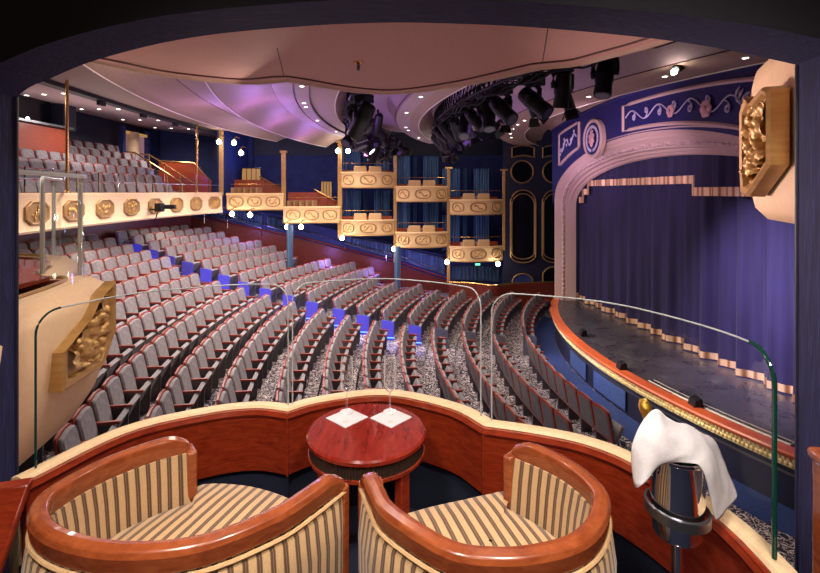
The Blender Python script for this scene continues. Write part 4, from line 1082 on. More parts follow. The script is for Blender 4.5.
# six boxes in two tiers and two larger loges towards the rear
BX_E = [(341, 394, 172.5, 219.5, 'first'), (395.5, 447, 186.5, 231.5, 'second'), (449, 502, 199.5, 245.5, 'third')]
def far_box(px0, px1, pyt, h, label, where, seed, loge=False):
    a, b = on_wall(px0), on_wall(px1); L = (b - a).length; zt = wz((px0 + px1) / 2, pyt) ; zt = round(zt, 3)
    t = thing('theatre_box', (a + b) / 2 + Vector((0, 0, zt - h)), label, 'theatre box', 'boxes on the far side')
    at = lambda s, n: a + E1 * (s * L) + NN * n
    plan = [(0.0, .10), (.02, .16), (.27, .41), (.31, .45), (.69, .45), (.73, .41), (.98, .16), (1.0, .10)] if not loge else [(0, .2), (.02, .25), (.34, .34), (.66, .34), (.98, .25), (1, .2)]
    pth = [at(s, n) for s, n in plan]
    p2 = [(p.x, p.y) for p in pth]
    mb = MB(); mb.sweep(p2, [(.05, zt), (-.03, zt + .02), (-.06, zt - .04), (-.02, zt - .1), (0, zt - h * .5), (-.02, zt - h + .14), (.02, zt - h + .03), (.1, zt - h), (.16, zt - h), (.12, zt - .03)]); mb.build('parapet', M['cream_gold'], t)
    mb = MB(); mb.slab([at(s, n - .1) + Vector((0, 0, zt - h + .05)) for s, n in plan] + [at(1, -1.8) + Vector((0, 0, zt - h + .05)), at(0, -1.8) + Vector((0, 0, zt - h + .05))], (0, 0, .15)); mb.build('floor_slab', M['dark_wall'], t, smooth=0)
    mb = MB(); mb.tube([p + Vector((0, 0, zt - h + .02)) for p in pth], .02, 5); mb.build('lower_bead', M['gold_dim'], t)
    segs = [(1, 2), (3, 4), (5, 6)] if not loge else [(1, 2), (2, 3), (3, 4)]
    for k, (i, j) in enumerate(segs):
        u = (pth[j] - pth[i]); n = Vector((u.y, -u.x, 0)).normalized(); c = (pth[i] + pth[j]) / 2 + Vector((0, 0, zt - h * .48)) + n * .015
        medal(t, c, u, n, u.length * .82, h * .60, seed * 3 + k)
    # interior
    zi = zt - h + .2
    mb = MB(); mb.slab([at(.02, -.5) + Vector((0, 0, zi)), at(.02, -.5) + Vector((0, 0, zt + .12)), at(.98, -.5) + Vector((0, 0, zt + .12)), at(.98, -.5) + Vector((0, 0, zi))], -NN * .05) if not loge else mb.slab([at(.02, -.9) + Vector((0, 0, zi)), at(.02, -.9) + Vector((0, 0, zt + .62)), at(.62, -.9) + Vector((0, 0, zt + .62)), at(.98, -.9) + Vector((0, 0, zt + .1)), at(.98, -.9) + Vector((0, 0, zi))], -NN * .05)
    mb.build('wood_divider', M['wood_wall'], t, smooth=0)
    rt = Vector((0, 0, zt + .40))
    mb = MB(); mb.tube([at(.04, .02) + rt, at(.5, .2) + rt, at(.96, .02) + rt], .012, 6); mb.build('guard_rail', M['brass'], t)
    return t, at, zt, zi
for i, (a, b, yu, yl, wd) in enumerate(BX_E):
    for tier, py in (('upper', yu), ('lower', yl)):
        t, at, zt, zi = far_box(a, b, py, .70, 'cream far box with oval medallions, %s tier, %s of three stepping down to the stage' % (tier, wd), wd, 2 * i + (tier == 'lower'))
        for s in (.36, .64): settee(at(s, -.14) + Vector((0, 0, zi + .03)), 'beige settee in the %s-tier %s far box, %s side' % (tier, wd, 'rear' if s < .5 else 'stage'), .56)
        # drapes and doorway at the back
        base = zi; top = zt + (1.3 if tier == 'lower' else 1.5)
        o = thing('back_drape', at(.5, -2.0) + Vector((0, 0, zi)), 'teal drapes at the back of the %s-tier %s far box' % (tier, wd), 'drape', 'drapes at the back of the boxes')
        for s0, s1 in ((.02, .38), (.44, .52), (.66, .98)):
            mb = MB(); n = 24; mb.loft([[at(s0 + (s1 - s0) * k / n, -1.9 + .04 * math.sin(k * 1.7)) + Vector((0, 0, z)) for z in (base, top)] for k in range(n + 1)]); mb.build('cloth', M['drape'], o, smooth=80)
# loges
for a, b, py, wd in ((284, 340, 206.5, 'loge next to the boxes'), (228, 284, 193.5, 'loge next to the balcony')):
    t, at, zt, zi = far_box(a, b, py, .72, 'cream far %s with oval medallions and red wood stair wall' % wd, wd, 11 + int(a), loge=True)
    for k in range(5):
        c = at(.16 + .11 * k, -.25 - .06 * (k % 2)) + Vector((0, 0, zi - .05))
        o = thing('loge_chair', c, 'tan wooden-armed chair in the %s, %s from the rear' % (wd, ORD[k]), 'chair', 'chairs in the loges')
        for nm, q, s, mt in (('seat', (0, 0, .42), (.36, .36, .12), 'loge_fabric'), ('backrest', (-.17, 0, .58), (.09, .38, .40), 'loge_fabric'), ('frame', (0, 0, .18), (.4, .4, .34), 'wood_seat')):
            mb = MB(); mb.box(c + E1 * q[0] + Vector((0, 0, q[2] + .05)), s, math.atan2(E1.y, E1.x) - .5); mb.build(nm, M[mt], o, bevel=.03)
    o = thing('stair_rail', at(.8, -.7) + Vector((0, 0, zt)), 'sloping brass stair rail in the %s' % wd, 'rail')
    for dn in (.0, .35):
        mb = MB(); mb.tube([at(.52, -.75 + dn) + Vector((0, 0, zt + .75)), at(.97, -.75 + dn) + Vector((0, 0, zt + .16))], .022, 6); mb.build('rail', M['brass'], o)
    for s in (.6, .75, .9):
        mb = MB(); zz = zt + .75 - (s - .52) / .45 * .59; mb.tube([at(s, -.75) + Vector((0, 0, zz)), at(s, -.75) + Vector((0, 0, zz - .5))], .014, 6); mb.build('post', M['brass'], o)
    o = thing('lit_doorway', at(.75 if a == 284 else .2, -2.1) + Vector((0, 0, zt)), 'warm lit doorway behind the %s' % wd, 'doorway')
    s0, s1, h0, h1 = (.60, .82, .35, 1.15) if a == 284 else (.05, .42, .35, 1.2)
    mb = MB(); mb.slab([at(s0, -2.1) + Vector((0, 0, zt + h0)), at(s1, -2.1) + Vector((0, 0, zt + h0)), at(s1, -2.1) + Vector((0, 0, zt + h1)), at(s0, -2.1) + Vector((0, 0, zt + h1))], NN * .02); mb.build('lit_panel', M['warm_panel'], o)
    mb = MB(); mb.tube([at(s0, -2.05) + Vector((0, 0, zt + h0)), at(s1, -2.05) + Vector((0, 0, zt + h0)), at(s1, -2.05) + Vector((0, 0, zt + h1)), at(s0, -2.05) + Vector((0, 0, zt + h1))], .04, 6, closed=True); mb.build('frame', M['dark_wall'], o)
    for k in range(1, 4):
        s = s0 + (s1 - s0) * k / 4; mb = MB(); mb.tube([at(s, -2.06) + Vector((0, 0, zt + h0)), at(s, -2.06) + Vector((0, 0, zt + h1))], .02, 5); mb.build('bar', M['wood_wall'], o)
# pillars between boxes
for px, pt, pb, lb, mt in ((222, 125, 196, 'slim gilded pillar where the balcony meets the far loges', 'gold_frame'), (284, 152, 206, 'short gilded pillar between the two far loges', 'gold_frame'), (340, 142, 238, 'slim gilded pillar between loge and first pair of far boxes', 'gold_frame'), (395, 150, 262, 'slim pillar between first and second pair of far boxes', 'gold_frame'), (448, 168, 282, 'slim pillar between second and third pair of far boxes', 'gold_frame'), (503, 170, 250, 'slim pillar at the stage end of the far boxes', 'gold_frame')):
    p = on_wall(px, .12); z0, z1 = wz(px, pb), wz(px, pt)
    t = thing('box_pillar', p + Vector((0, 0, z0)), lb, 'pillar'); w = .075 if px < 400 and px != 395 else .055
    mb = MB()
    for k in range(3): mb.tube([p + E1 * ((k - 1) * w * .8) + Vector((0, 0, z0)), p + E1 * ((k - 1) * w * .8) + Vector((0, 0, z1))], w * .5, 8)
    mb.build('shaft_rib', M[mt], t)
    mb = MB(); mb.box(p + Vector((0, 0, z1)), (.3, .2, .08), .119); mb.build('capital', M['gold_frame'], t)
for px, pt, pb, lb in ((292, 226, 246, 'blue round column standing among the far rear seats'), (396, 247, 292, 'blue round column under the pillar between first and second boxes')):
    p = on_wall(px, .7); mb = MB(); t = thing('round_column', p + Vector((0, 0, wz(px, pb))), lb, 'column')
    z0 = -3.2 if px > 350 else -1.9
    mb.tube([p + Vector((0, 0, z0)), p + Vector((0, 0, wz(px, pt) + .1))], .13, 16); mb.build('shaft', M['drape'], t)
    mb = MB(); mb.tube([p + Vector((0, 0, z0)), p + Vector((0, 0, z0 + .12))], .17, 16); mb.build('base', M['blue_wall'], t)
G = [(219, 142, 'globe lamp on the pillar where the balcony ends'), (234, 143, 'globe lamp beside the balcony-end pillar, over the loge'), (241, 153, 'small globe lamp deep in the loge next to the balcony'), (338, 151, 'globe lamp at the pillar head beside the first boxes, rear one'), (348, 151, 'globe lamp at the pillar head beside the first boxes, stage one'), (453, 158, 'globe lamp above the third upper box'), (232, 214, 'globe lamp under the loge next to the balcony, rear one'), (250, 215, 'globe lamp under the loge next to the balcony, stage one'), (287, 227, 'globe lamp under the loge beside the blue column, rear one'), (301, 227, 'globe lamp under the loge beside the blue column, stage one'), (342, 238, 'globe lamp below the first lower box'), (394, 249, 'globe lamp below the second lower box'), (447, 262, 'globe lamp below the third lower box, rear end'), (498, 264, 'globe lamp below the third lower box, stage end')]
for px, py, lb in G: globe(px, py, on_wall(px).y - .55, lb)
t = thing('exit_light', on_wall(477, .1) + Vector((0, 0, wz(477, 264))), 'small green lit sign light under the third lower box', 'light')
mb = MB(); mb.box(on_wall(477, .12) + Vector((0, 0, wz(477, 264))), (.22, .04, .09), .119); mb.build('lens', emit('lit_green', (.2, 1, .6, 1), 1.5), t)
mb = MB(); mb.box(on_wall(477, .08) + Vector((0, 0, wz(477, 264))), (.26, .04, .12), .119); mb.build('case', M['black'], t)

# dark side wall with gilded outlines beside the proscenium
mb = MB(); wall_quad(mb, [(503, 120), (503, 330), (640, 330), (640, 120)], .1, .2); struct('wall_side_stage', mb, M['dark_wall'], smooth=0)
def outline(cx, cy, w, h, kind):
    pts = []
    if kind == 'circle': pts = [(cx + w * math.cos(k * PI / 18), cy + h * math.sin(k * PI / 18)) for k in range(36)]
    elif kind == 'stadium':
        r = w; pts = [(cx + r * math.cos(PI + k * PI / 12), cy - h + r + r * math.sin(PI + k * PI / 12)) for k in range(13)] + [(cx + r * math.cos(k * PI / 12), cy + h - r * .6 + r * .6 * math.sin(k * PI / 12)) for k in range(13)]
    elif kind == 'arch':
        r = w; pts = [(cx + r * math.cos(PI + k * PI / 12), cy - h + r * .7 + r * .7 * math.sin(PI + k * PI / 12)) for k in range(13)] + [(cx + w, cy + h), (cx - w, cy + h)]
    elif kind == 'bow':
        pts = [(cx - w, cy + h)] + [(cx - w + 2 * w * k / 8, cy - h - 2.2 * math.sin(k * PI / 8)) for k in range(9)] + [(cx + w, cy + h)] + [(cx + w - 2 * w * k / 8, cy + h - 2.2 * math.sin(k * PI / 8)) for k in range(1, 8)]
    return [on_wall(a, .22) + Vector((0, 0, wz(a, b))) for a, b in pts]
for cx, cy, w, h, kd, lb in ((521.5, 153, 11, 5, 'bow', 'gilt-edged bowed panel at the top of the dark wall beside the boxes'), (520.5, 172, 11, 11, 'circle', 'round gilt-edged dark panel beside the boxes'), (521.5, 226, 12.5, 36, 'stadium', 'tall round-ended gilt-edged dark panel beside the boxes'), (521, 281, 10, 8, 'arch', 'small gilt-edged blue panel low on the dark wall'), (552, 153, 11, 5, 'bow', 'gilt-edged bowed panel at the top of the dark wall beside the arch'), (552, 172, 11, 11, 'circle', 'round gilt-edged dark panel beside the proscenium arch'), (553, 226, 12.5, 36, 'stadium', 'tall round-ended gilt-edged dark panel beside the proscenium arch'), (553, 285, 12, 19, 'arch', 'gilt-edged arched dark panel low beside the proscenium arch')):
    lp = outline(cx, cy, w, h, kd); c = sum(lp, Vector()) / len(lp)
    t = thing('gilt_cartouche', c, lb, 'wall panel', 'gilt-edged panels of the dark wall')
    mb = MB(); mb.tube(lp, .035, 6, closed=True); mb.build('gilt_frame', M['gold_dim'], t)
    if kd == 'stadium':
        mb = MB(); mb.tube([c + (p - c) * .90 for p in lp], .03, 6, closed=True); mb.build('gilt_frame', M['gold_dim'], t)
    mb = MB(); mb.add([p - NN * .03 for p in lp], [tuple(range(len(lp)))]); mb.build('field', M['blue_wall'] if cy > 270 and cx < 530 else M['black_wall'], t, smooth=0)

# ---- balcony front, rail, rear wall --------------------------------------------------
bt = thing('balcony_parapet', (-8.2, 14, .85), 'long cream balcony front with a row of octagonal gilded plaques', 'balcony front')
BT, BB = 1.70, .84
mb = MB(); mb.sweep(FRONT, [(.0, BB), (-.03, BB + .05), (0, BB + .1), (.0, BT - .1), (-.05, BT - .04), (-.05, BT), (.12, BT), (.12, BB)]); mb.build('plaster_face', M['cream'], bt, smooth=40)
mb = MB(); mb.sweep(FRONT, [(.05, BT), (.0, BT + .012), (.12, BT + .012)]); mb.build('coping', M['wood_wall'], bt)
for k in range(10):
    y = 7.6 + k * 1.36; x = front_x(y); u = Vector((front_x(y + .3) - front_x(y - .3), .6, 0)); n = Vector((u.y, -u.x, 0)).normalized()
    medal(bt, Vector((x, y, (BT + BB) / 2)) + n * .01, u, n, .88, .54, 40 + k, octo=True)
mb = MB(); mb.slab([(front_x(y) - .1, y, BB) for y in (4.5, 8, 11.7, 14.2, 17, 20.4)] + [(-12.4, 20.4, 1.0), (-12.4, 4.5, 1.0)], (0, 0, .06)); mb.build('soffit', M['ceil_taupe'], bt, smooth=0)
t = thing('balcony_rail', (-8.1, 14, BT), 'glass and chrome guard rail along the top of the balcony front', 'rail')
mb = MB(); mb.loft([[Vector((p[0] - .03, p[1], BT + .02)), Vector((p[0] - .03, p[1], BT + .52))] for p in FRONT]); mb.build('glass', M['glass'], t)
mb = MB(); mb.tube([(p[0] - .03, p[1], BT + .30) for p in FRONT], .012, 6); mb.build('rail', M['steel'], t)
for k in range(16):
    y = 6.2 + k * .95; mb = MB(); mb.tube([(front_x(y) - .04, y, BT), (front_x(y) - .04, y, BT + .55)], .018, 6); mb.build('post', M['chrome'], t)
for px, y, lb in ((67, 11.2, 'slim brass pole rising from the balcony front to the ceiling, by the gilded plaque box'), (197, 18.36, 'slim brass pole rising from the balcony front by the stairs')):
    x = (px - CX) / FPX * y; t = thing('brass_pole', (x, y, BT), lb, 'pole')
    mb = MB(); mb.tube([(x, y, BT), (x, y, 4.75 if px < 100 else 4.32)], .035, 10); mb.build('shaft', M['brass'], t)
    mb = MB(); mb.lathe([(.07, BT), (.07, BT + .02), (.04, BT + .05)], (x, y, 0), 12); mb.build('flange', M['brass'], t)
t = thing('clamped_spotlight', (-8, 15.7, 1.3), 'black spotlight clamped to the balcony front on a short arm', 'stage light')
q = at_depth(158, 209, 15.4); 
mb = MB(); mb.tube([q + Vector((-.45, 0, -.05)), q + Vector((.0, 0, .0))], .03, 6); mb.build('clamp_arm', M['black'], t)
mb = MB(); mb.box(q + Vector((.05, .0, .05)), (.22, .26, .28)); mb.build('body', M['black'], t, bevel=.03)
mb = MB(); mb.box(q + Vector((.36, .05, .07)), (.36, .14, .14)); mb.build('barrel', M['black'], t, bevel=.03)
mb = MB(); mb.tube([q + Vector((.03, -.05, -.05)), q + Vector((-.02, -.1, -.3)), q + Vector((-.1, -.05, -.4))], .018, 6); mb.build('cable', M['black'], t)

RX = -13.1
mb = MB(); mb.box((RX, 14, 3.2), (.1, 21, 5.0)); struct('wall_rear_balcony', mb, M['dark_wall'], smooth=0)
mb = MB(); mb.box((-10.9, 24.2, 3.0), (6.0, .1, 6)); struct('wall_side_balcony', mb, M['blue_wall'], smooth=0)
mb = MB(); mb.slab([(-8.15, 20.55, .8), (-8.15, 24.3, .8), (-8.15, 24.3, 4.8), (-8.15, 20.55, 4.8)], (-.12, 0, 0)); struct('wall_balcony_end', mb, M['blue_wall'], smooth=0)
mb = MB(); mb.slab([(-8.75, 4, 4.36), (-8.75, 24.3, 4.36), (-13, 24.3, 4.86), (-13, 4, 4.86)], (0, 0, .1)); struct('ceiling_balcony', mb, M['ceil_light'], smooth=0)
t = thing('ceiling_track', (-8.7, 14, 4.3), 'black lighting track running along the ceiling edge above the balcony', 'track')
tp = [(-8.1, 7), (-8.45, 10), (-8.62, 14), (-8.6, 17), (-8.4, 20.5)]
tp = smooth_path(tp, 6)
mb = MB(); mb.sweep(tp, [(.13, 4.24), (-.13, 4.24), (-.13, 4.42), (.13, 4.42)]); mb.build('channel', M['black'], t)
for k in range(5):
    p = tp[3 + k * 4]; mb = MB(); mb.box((p.x, p.y, 4.19), (.1, .26, .12)); mb.build('fitting', M['black_matt'], t)
# rows of downlights in the balcony ceiling
for i in range(3):
    for k in range(5):
        x = -9.6 - i * 1.15; y = 10.8 + k * 2.5 + i * .8; downlight(x, y, 4.36 + (-8.75 - x) * .1176 - .005, 'small round downlight in the flat pale ceiling over the balcony seats', 'balcony downlights', .06)
# control booth at the back of the balcony
t = thing('control_booth', (-12, 14.5, 3), 'red wood control booth front with black open window at the back of the balcony', 'control booth')
mb = MB(); mb.slab([(-11.75, 6, 2.5), (-11.75, 16.55, 2.5), (-11.75, 16.55, 3.82), (-11.75, 6, 3.88)], (-.1, 0, 0)); mb.build('wood_front', M['wood_wall'], t, smooth=0)
mb = MB(); mb.slab([(-11.75, 16.55, 2.5), (-12.65, 16.55, 2.5), (-12.65, 16.55, 3.82), (-11.75, 16.55, 3.82)], (0, -.1, 0)); mb.build('wood_side', M['wood_wall'], t, smooth=0)
mb = MB(); mb.box((-11.75, 11.3, 3.9), (.26, 10.6, .07)); mb.build('counter', M['steel'], t)
mb = MB(); mb.slab([(-12.2, 6, 3.9), (-12.2, 16.3, 3.9), (-12.2, 16.3, 4.78), (-12.2, 6, 4.78)], (-.1, 0, 0)); mb.build('dark_opening', M['black_wall'], t, smooth=0)
mb = MB(); mb.slab([(-11.8, 16.35, 3.85), (-11.8, 16.95, 3.85), (-11.8, 16.95, 4.72), (-11.8, 16.35, 4.72)], (-.6, 0, 0)); mb.build('side_pier', M['dark_wall'], t, smooth=0)
mb = MB(); mb.ball((-11.95, 15.0, 4.02), .05, 8); mb.build('desk_lamp', M['lens_white'], t)
# lit lobby doorway
t = thing('lobby_doorway', (-12.6, 22, 3.0), 'bright lobby doorway with pale pillar at the back of the balcony', 'doorway')
mb = MB(); mb.slab([(-12.6, 20.9, 2.7), (-12.6, 22.75, 2.7), (-12.6, 22.75, 4.45), (-12.6, 20.9, 4.45)], (-.05, 0, 0)); mb.build('lobby_wall', emit('lit_lobby', srgb(150, 110, 120), .8), t)
mb = MB(); mb.tube([(-12.5, 21.6, 2.7), (-12.5, 21.6, 4.4)], .28, 16); mb.build('pillar', M['cream'], t)
mb = MB(); mb.box((-12.5, 21.8, 4.36), (.1, 1.9, .12)); mb.build('lit_lintel', M['warm_panel'], t)
for y in (20.85, 22.85): 
    mb = MB(); mb.box((-12.5, y, 3.6), (.2, .2, 2.0)); mb.build('jamb', M['blue_wall'], t)
# stair rails at the end of the balcony seats
for k, (y0, lb) in enumerate(((19.0, 'gold stair handrail beside the balcony seats, the one next to the seats'), (20.1, 'gold stair handrail at the end of the balcony, the one by the red side panel'))):
    t = thing('stair_handrail', (-10, y0, 2), lb, 'handrail')
    mb = MB(); mb.tube([(-8.9, y0, 2.0), (-11.4, y0 + .9, 3.35), (-11.9, y0 + 1.05, 3.4)], .03, 8); mb.build('rail', M['brass'], t)
    for q in range(4):
        f = q / 3; p = Vector((-8.95, y0, 2.0)).lerp(Vector((-11.4, y0 + .9, 3.35)), f); mb = MB(); mb.tube([p, p - Vector((0, 0, .85))], .018, 6); mb.build('post', M['brass'], t)
t = thing('stair_screen', (-8.6, 20.3, 1.5), 'red wood side panel with sloping top beside the balcony stairs', 'panel')
mb = MB(); mb.slab([(-8.5, 20.4, 1.1), (-8.5, 20.4, 2.2), (-9.3, 20.7, 2.95), (-11.2, 21.4, 3.1), (-11.2, 21.4, 1.1)], (.03, .08, 0)); mb.build('panel', M['wood_wall'], t, smooth=0)
mb = MB(); mb.tube([(-8.5, 20.4, 2.22), (-9.3, 20.7, 2.97), (-11.2, 21.4, 3.12)], .03, 6); mb.build('top_rail', M['brass'], t)
for k in range(5):
    t = thing('stair_step', (-9.2 - k * .5, 19.6 + k * .12, 1.2 + k * .34), '%s blue-lit carpet step of the balcony stairs counting up' % ORD[k], 'step', 'balcony stairs')
    mb = MB(); mb.box((-9.35 - k * .55, 19.6 + k * .14, 1.1 + k * .29), (.55, 1.0, .29 )); mb.build('tread', M['carpet_navy'], t)
    mb = MB(); mb.box((-9.07 - k * .55, 19.6 + k * .14, 1.2 + k * .29), (.02, .9, .03)); mb.build('light_strip', M['blue_led'], t)
# rear wall of the orchestra under the balcony
mb = MB(); mb.loft([[Vector((*pol(HC, 29.3, math.radians(a)), z)) for z in (-1.2, .83)] for a in range(-30, 20, 2)]); struct('wall_rear', mb, M['wood_dark'])

# ---- lighting rigs ------------------------------------------------------------------
def rig(r, z, a0, a1, label):
    t = thing('lighting_truss', (*pol(CCN, r, math.radians((a0 + a1) / 2)), z), label, 'truss')
    P_ = lambda rr, a, zz: Vector((*pol(CCN, rr, math.radians(a)), zz)); n = 60
    for rr, zz in ((r - .2, z + .2), (r + .2, z + .2), (r - .2, z - .15), (r + .2, z - .15)):
        mb = MB(); mb.tube([P_(rr, a0 + (a1 - a0) * k / n, zz) for k in range(n + 1)], .035, 6); mb.build('chord', M['black'], t)
    mb = MB()
    for k in range(n):
        a, b = a0 + (a1 - a0) * k / n, a0 + (a1 - a0) * (k + 1) / n
        for rr in (r - .2, r + .2):
            mb.tube([P_(rr, a, z - .15), P_(rr, (a + b) / 2, z + .2), P_(rr, b, z - .15)], .016, 4)
        mb.tube([P_(r - .2, a, z - .15), P_(r + .2, b, z - .15)], .016, 4)
    mb.build('lattice', M['black'], t)
    mb = MB()
    for k in range(5): a = a0 + (a1 - a0) * (k + .5) / 5; mb.tube([P_(r, a, z + .2), P_(r, a, ZC + .60)], .02, 5)
    mb.build('hanger_post', M['black'], t)
    for c in range(3):
        rnd = random.Random(int(r * 10) + c); mb = MB()
        mb.tube([P_(r + .26 + .05 * math.sin(k + c), a0 + (a1 - a0) * k / n, z - .2 - .13 * abs(math.sin(k * .7 + c)) - .04 * c) for k in range(n + 1)], .018, 5); mb.build('cable', M['black_matt'], t)
    return t
rig(19.6, 3.98, -20, 15.5, 'curved black lighting truss hung over the middle of the seats, the rear one')
rig(17.0, 4.0, -34, 15, 'curved black lighting truss hung over the front rows, the one by the stage')
def mover(p, aim, s, label, lit=None, group='moving-head stage lights'):
    """moving-head lamp: clamp and base on top, two-armed yoke, barrel with lens"""
    p = Vector(p); aim = Vector(aim).normalized(); t = thing('hanging_stage_light', p, label, 'stage light', group)
    side = aim.cross(Vector((0, 0, 1))); side = side.normalized() if side.length > .05 else Vector((1, 0, 0))
    up = side.cross(aim).normalized()
    mb = MB(); mb.box(p + Vector((0, 0, -.02 * s)), (.34 * s, .34 * s, .16 * s), math.atan2(side.y, side.x)); mb.box(p + Vector((0, 0, .12 * s)), (.06, .12, .16 * s)); mb.build('base_box', M['black'], t, bevel=.015)
    c = p - Vector((0, 0, .42 * s))
    for q in (-1, 1):
        mb = MB(); mb.tube([p + side * (q * .10 * s) - Vector((0, 0, .08 * s)), p + side * (q * .22 * s) - Vector((0, 0, .14 * s)), c + side * (q * .22 * s) + Vector((0, 0, .1 * s)), c + side * (q * .2 * s)], [.05 * s, .055 * s, .055 * s, .06 * s], 8); mb.build('yoke_arm', M['black'], t)
    prof = [(-.34, .10), (-.30, .15), (-.05, .175), (.10, .17), (.14, .15), (.36, .165), (.40, .155), (.40, .12)]
    rings = [[c + aim * (d * s) + (side * math.cos(k * PI / 8) + up * math.sin(k * PI / 8)) * (r * s) for k in range(16)] for d, r in prof]
    mb = MB(); mb.loft(rings, closed_ring=True, cap=True); mb.build('barrel', M['black'], t, smooth=35)
    mb = MB(); mb.add([c + aim * (.405 * s) + (side * math.cos(k * PI / 8) + up * math.sin(k * PI / 8)) * (.12 * s) for k in range(16)], [tuple(range(16))]); mb.build('lens', M[lit] if lit else M['steel_dark'], t, smooth=0)
def on_ceil(r, a, z): return Vector((*pol(CCN, r, math.radians(a)), z))
rnd = random.Random(21)
def name_of(i, n, where): return 'black moving-head lamp under the %s truss, %s from its far end' % (where, ORD[i])
A1 = [15, 13.8, 12.6, 11.4, 10, 8.6, 7.2, 5.6, 4, 2.2, .4, -1.6, -3.8, -6, -8.6, -11, -13.6]
for i, a in enumerate(A1):
    aim = (rnd.uniform(-.5, 1.1), rnd.uniform(-.9, .5), -1.0 + rnd.uniform(-.4, .5))
    mover(on_ceil(19.6 + rnd.uniform(-.08, .08), a, 3.76), aim, 1.0 + rnd.uniform(-.15, .2), name_of(i, len(A1), 'rear'), {7: 'lens_pink', 9: 'lens_white'}.get(i))
A2 = [14.5, 13, 11.5, 9.8, 8, 6, 4, 1.8, -.6, -3, -5.6, -8.2, -10.8, -13.4, -16, -18.6, -21.6, -24.6, -27.6]
for i, a in enumerate(A2):
    aim = (rnd.uniform(-.3, 1.1), rnd.uniform(-.8, .6), -1.0 + rnd.uniform(-.4, .5))
    mover(on_ceil(17.0 + rnd.uniform(-.08, .08), a, 3.76), aim, (1.0 if i < 12 else .85) + rnd.uniform(-.15, .15), name_of(i, len(A2), 'stage-side'))
def par(p, aim, s, label):
    p = Vector(p); aim = Vector(aim).normalized(); t = thing('stage_spotlight', p, label, 'stage light', 'small spotlights on the trusses')
    mb = MB(); mb.tube([p, p - Vector((0, 0, .18 * s)), p - Vector((0, 0, .22 * s)) + aim * (.05 * s)], .03 * s, 6); mb.build('hook_clamp', M['black'], t)
    c = p - Vector((0, 0, .34 * s)); mb = MB(); mb.tube([c - aim * (.26 * s), c - aim * (.2 * s), c + aim * (.05 * s), c + aim * (.06 * s), c + aim * (.34 * s)], [.05 * s, .11 * s, .12 * s, .085 * s, .10 * s], 12); mb.build('barrel', M['steel_dark'] if rnd.random() < .3 else M['black'], t, smooth=35)
    side = aim.cross(Vector((0, 0, 1))).normalized(); f = MB()
    for k in range(4):
        a = k * PI / 2; n = c + aim * (.36 * s); u = side * math.cos(a) + side.cross(aim) * math.sin(a); v = side * -math.sin(a) + side.cross(aim) * math.cos(a)
        f.slab([n + u * (.09 * s) - v * (.09 * s), n + u * (.09 * s) + v * (.09 * s), n + u * (.17 * s) + v * (.12 * s) + aim * (.14 * s), n + u * (.17 * s) - v * (.12 * s) + aim * (.14 * s)], u * .008)
    f.build('barn_door_frame', M['black'], t)
for i in range(10):
    a = 15 - i * 2.4; par(on_ceil(19.6 + rnd.choice((-.5, -.62)), a, 3.92), (rnd.uniform(-.6, 1), rnd.uniform(-.8, .5), rnd.uniform(-1.2, -.2)), rnd.uniform(.8, 1.15), 'small black spotlight on the rear truss, %s from its far end' % ORD[i])
for i in range(12):
    a = 14 - i * 3.3; par(on_ceil(17.0 + rnd.choice((-.5, -.62)), a, 3.92), (rnd.uniform(-.3, 1), rnd.uniform(-.8, .5), rnd.uniform(-1.2, -.2)), rnd.uniform(.75, 1.1), 'small black spotlight on the stage-side truss, %s from its far end' % ORD[i])
sp = at_depth(674, 72, 8.2)
t = thing('ceiling_spotlight', sp, 'bright lit theatre spot with a starburst above the proscenium frieze', 'stage light')
mb = MB(); mb.ball(sp, .05, 12); mb.build('lens', emit('lit_spot', (1, .92, .8, 1), 60), t)
mb = MB(); mb.tube([sp + Vector((.05, .05, .05)), sp + Vector((.2, .2, .15))], [.06, .10], 12); mb.build('barrel', M['black'], t)

# ================================================================== LIGHT
def area(name, loc, target, size, watts, color, shape='DISK', size_y=None, spread=None):
    l = bpy.data.lights.new(name, 'AREA'); l.energy = watts; l.color = color; l.shape = shape; l.size = size
    if size_y: l.shape = 'RECTANGLE'; l.size_y = size_y
    if spread: l.spread = spread
    o = bpy.data.objects.new(name, l); COL.objects.link(o); o.location = loc
    o.rotation_euler = (Vector(target) - Vector(loc)).to_track_quat('-Z', 'Y').to_euler(); return o
def point(name, loc, watts, color, r=.1):
    l = bpy.data.lights.new(name, 'POINT'); l.energy = watts; l.color = color; l.shadow_soft_size = r
    o = bpy.data.objects.new(name, l); COL.objects.link(o); o.location = loc; return o
def spot(name, loc, target, watts, color, ang, r=.1, blend=.6):
    l = bpy.data.lights.new(name, 'SPOT'); l.energy = watts; l.color = color; l.spot_size = math.radians(ang); l.spot_blend = blend; l.shadow_soft_size = r
    o = bpy.data.objects.new(name, l); COL.objects.link(o); o.location = loc
    o.rotation_euler = (Vector(target) - Vector(loc)).to_track_quat('-Z', 'Y').to_euler(); return o
WARM = (1, .84, .70); PURP = (.50, .22, 1.0); BLUE = (.12, .18, 1.0); NEUT = (1, .90, .84)
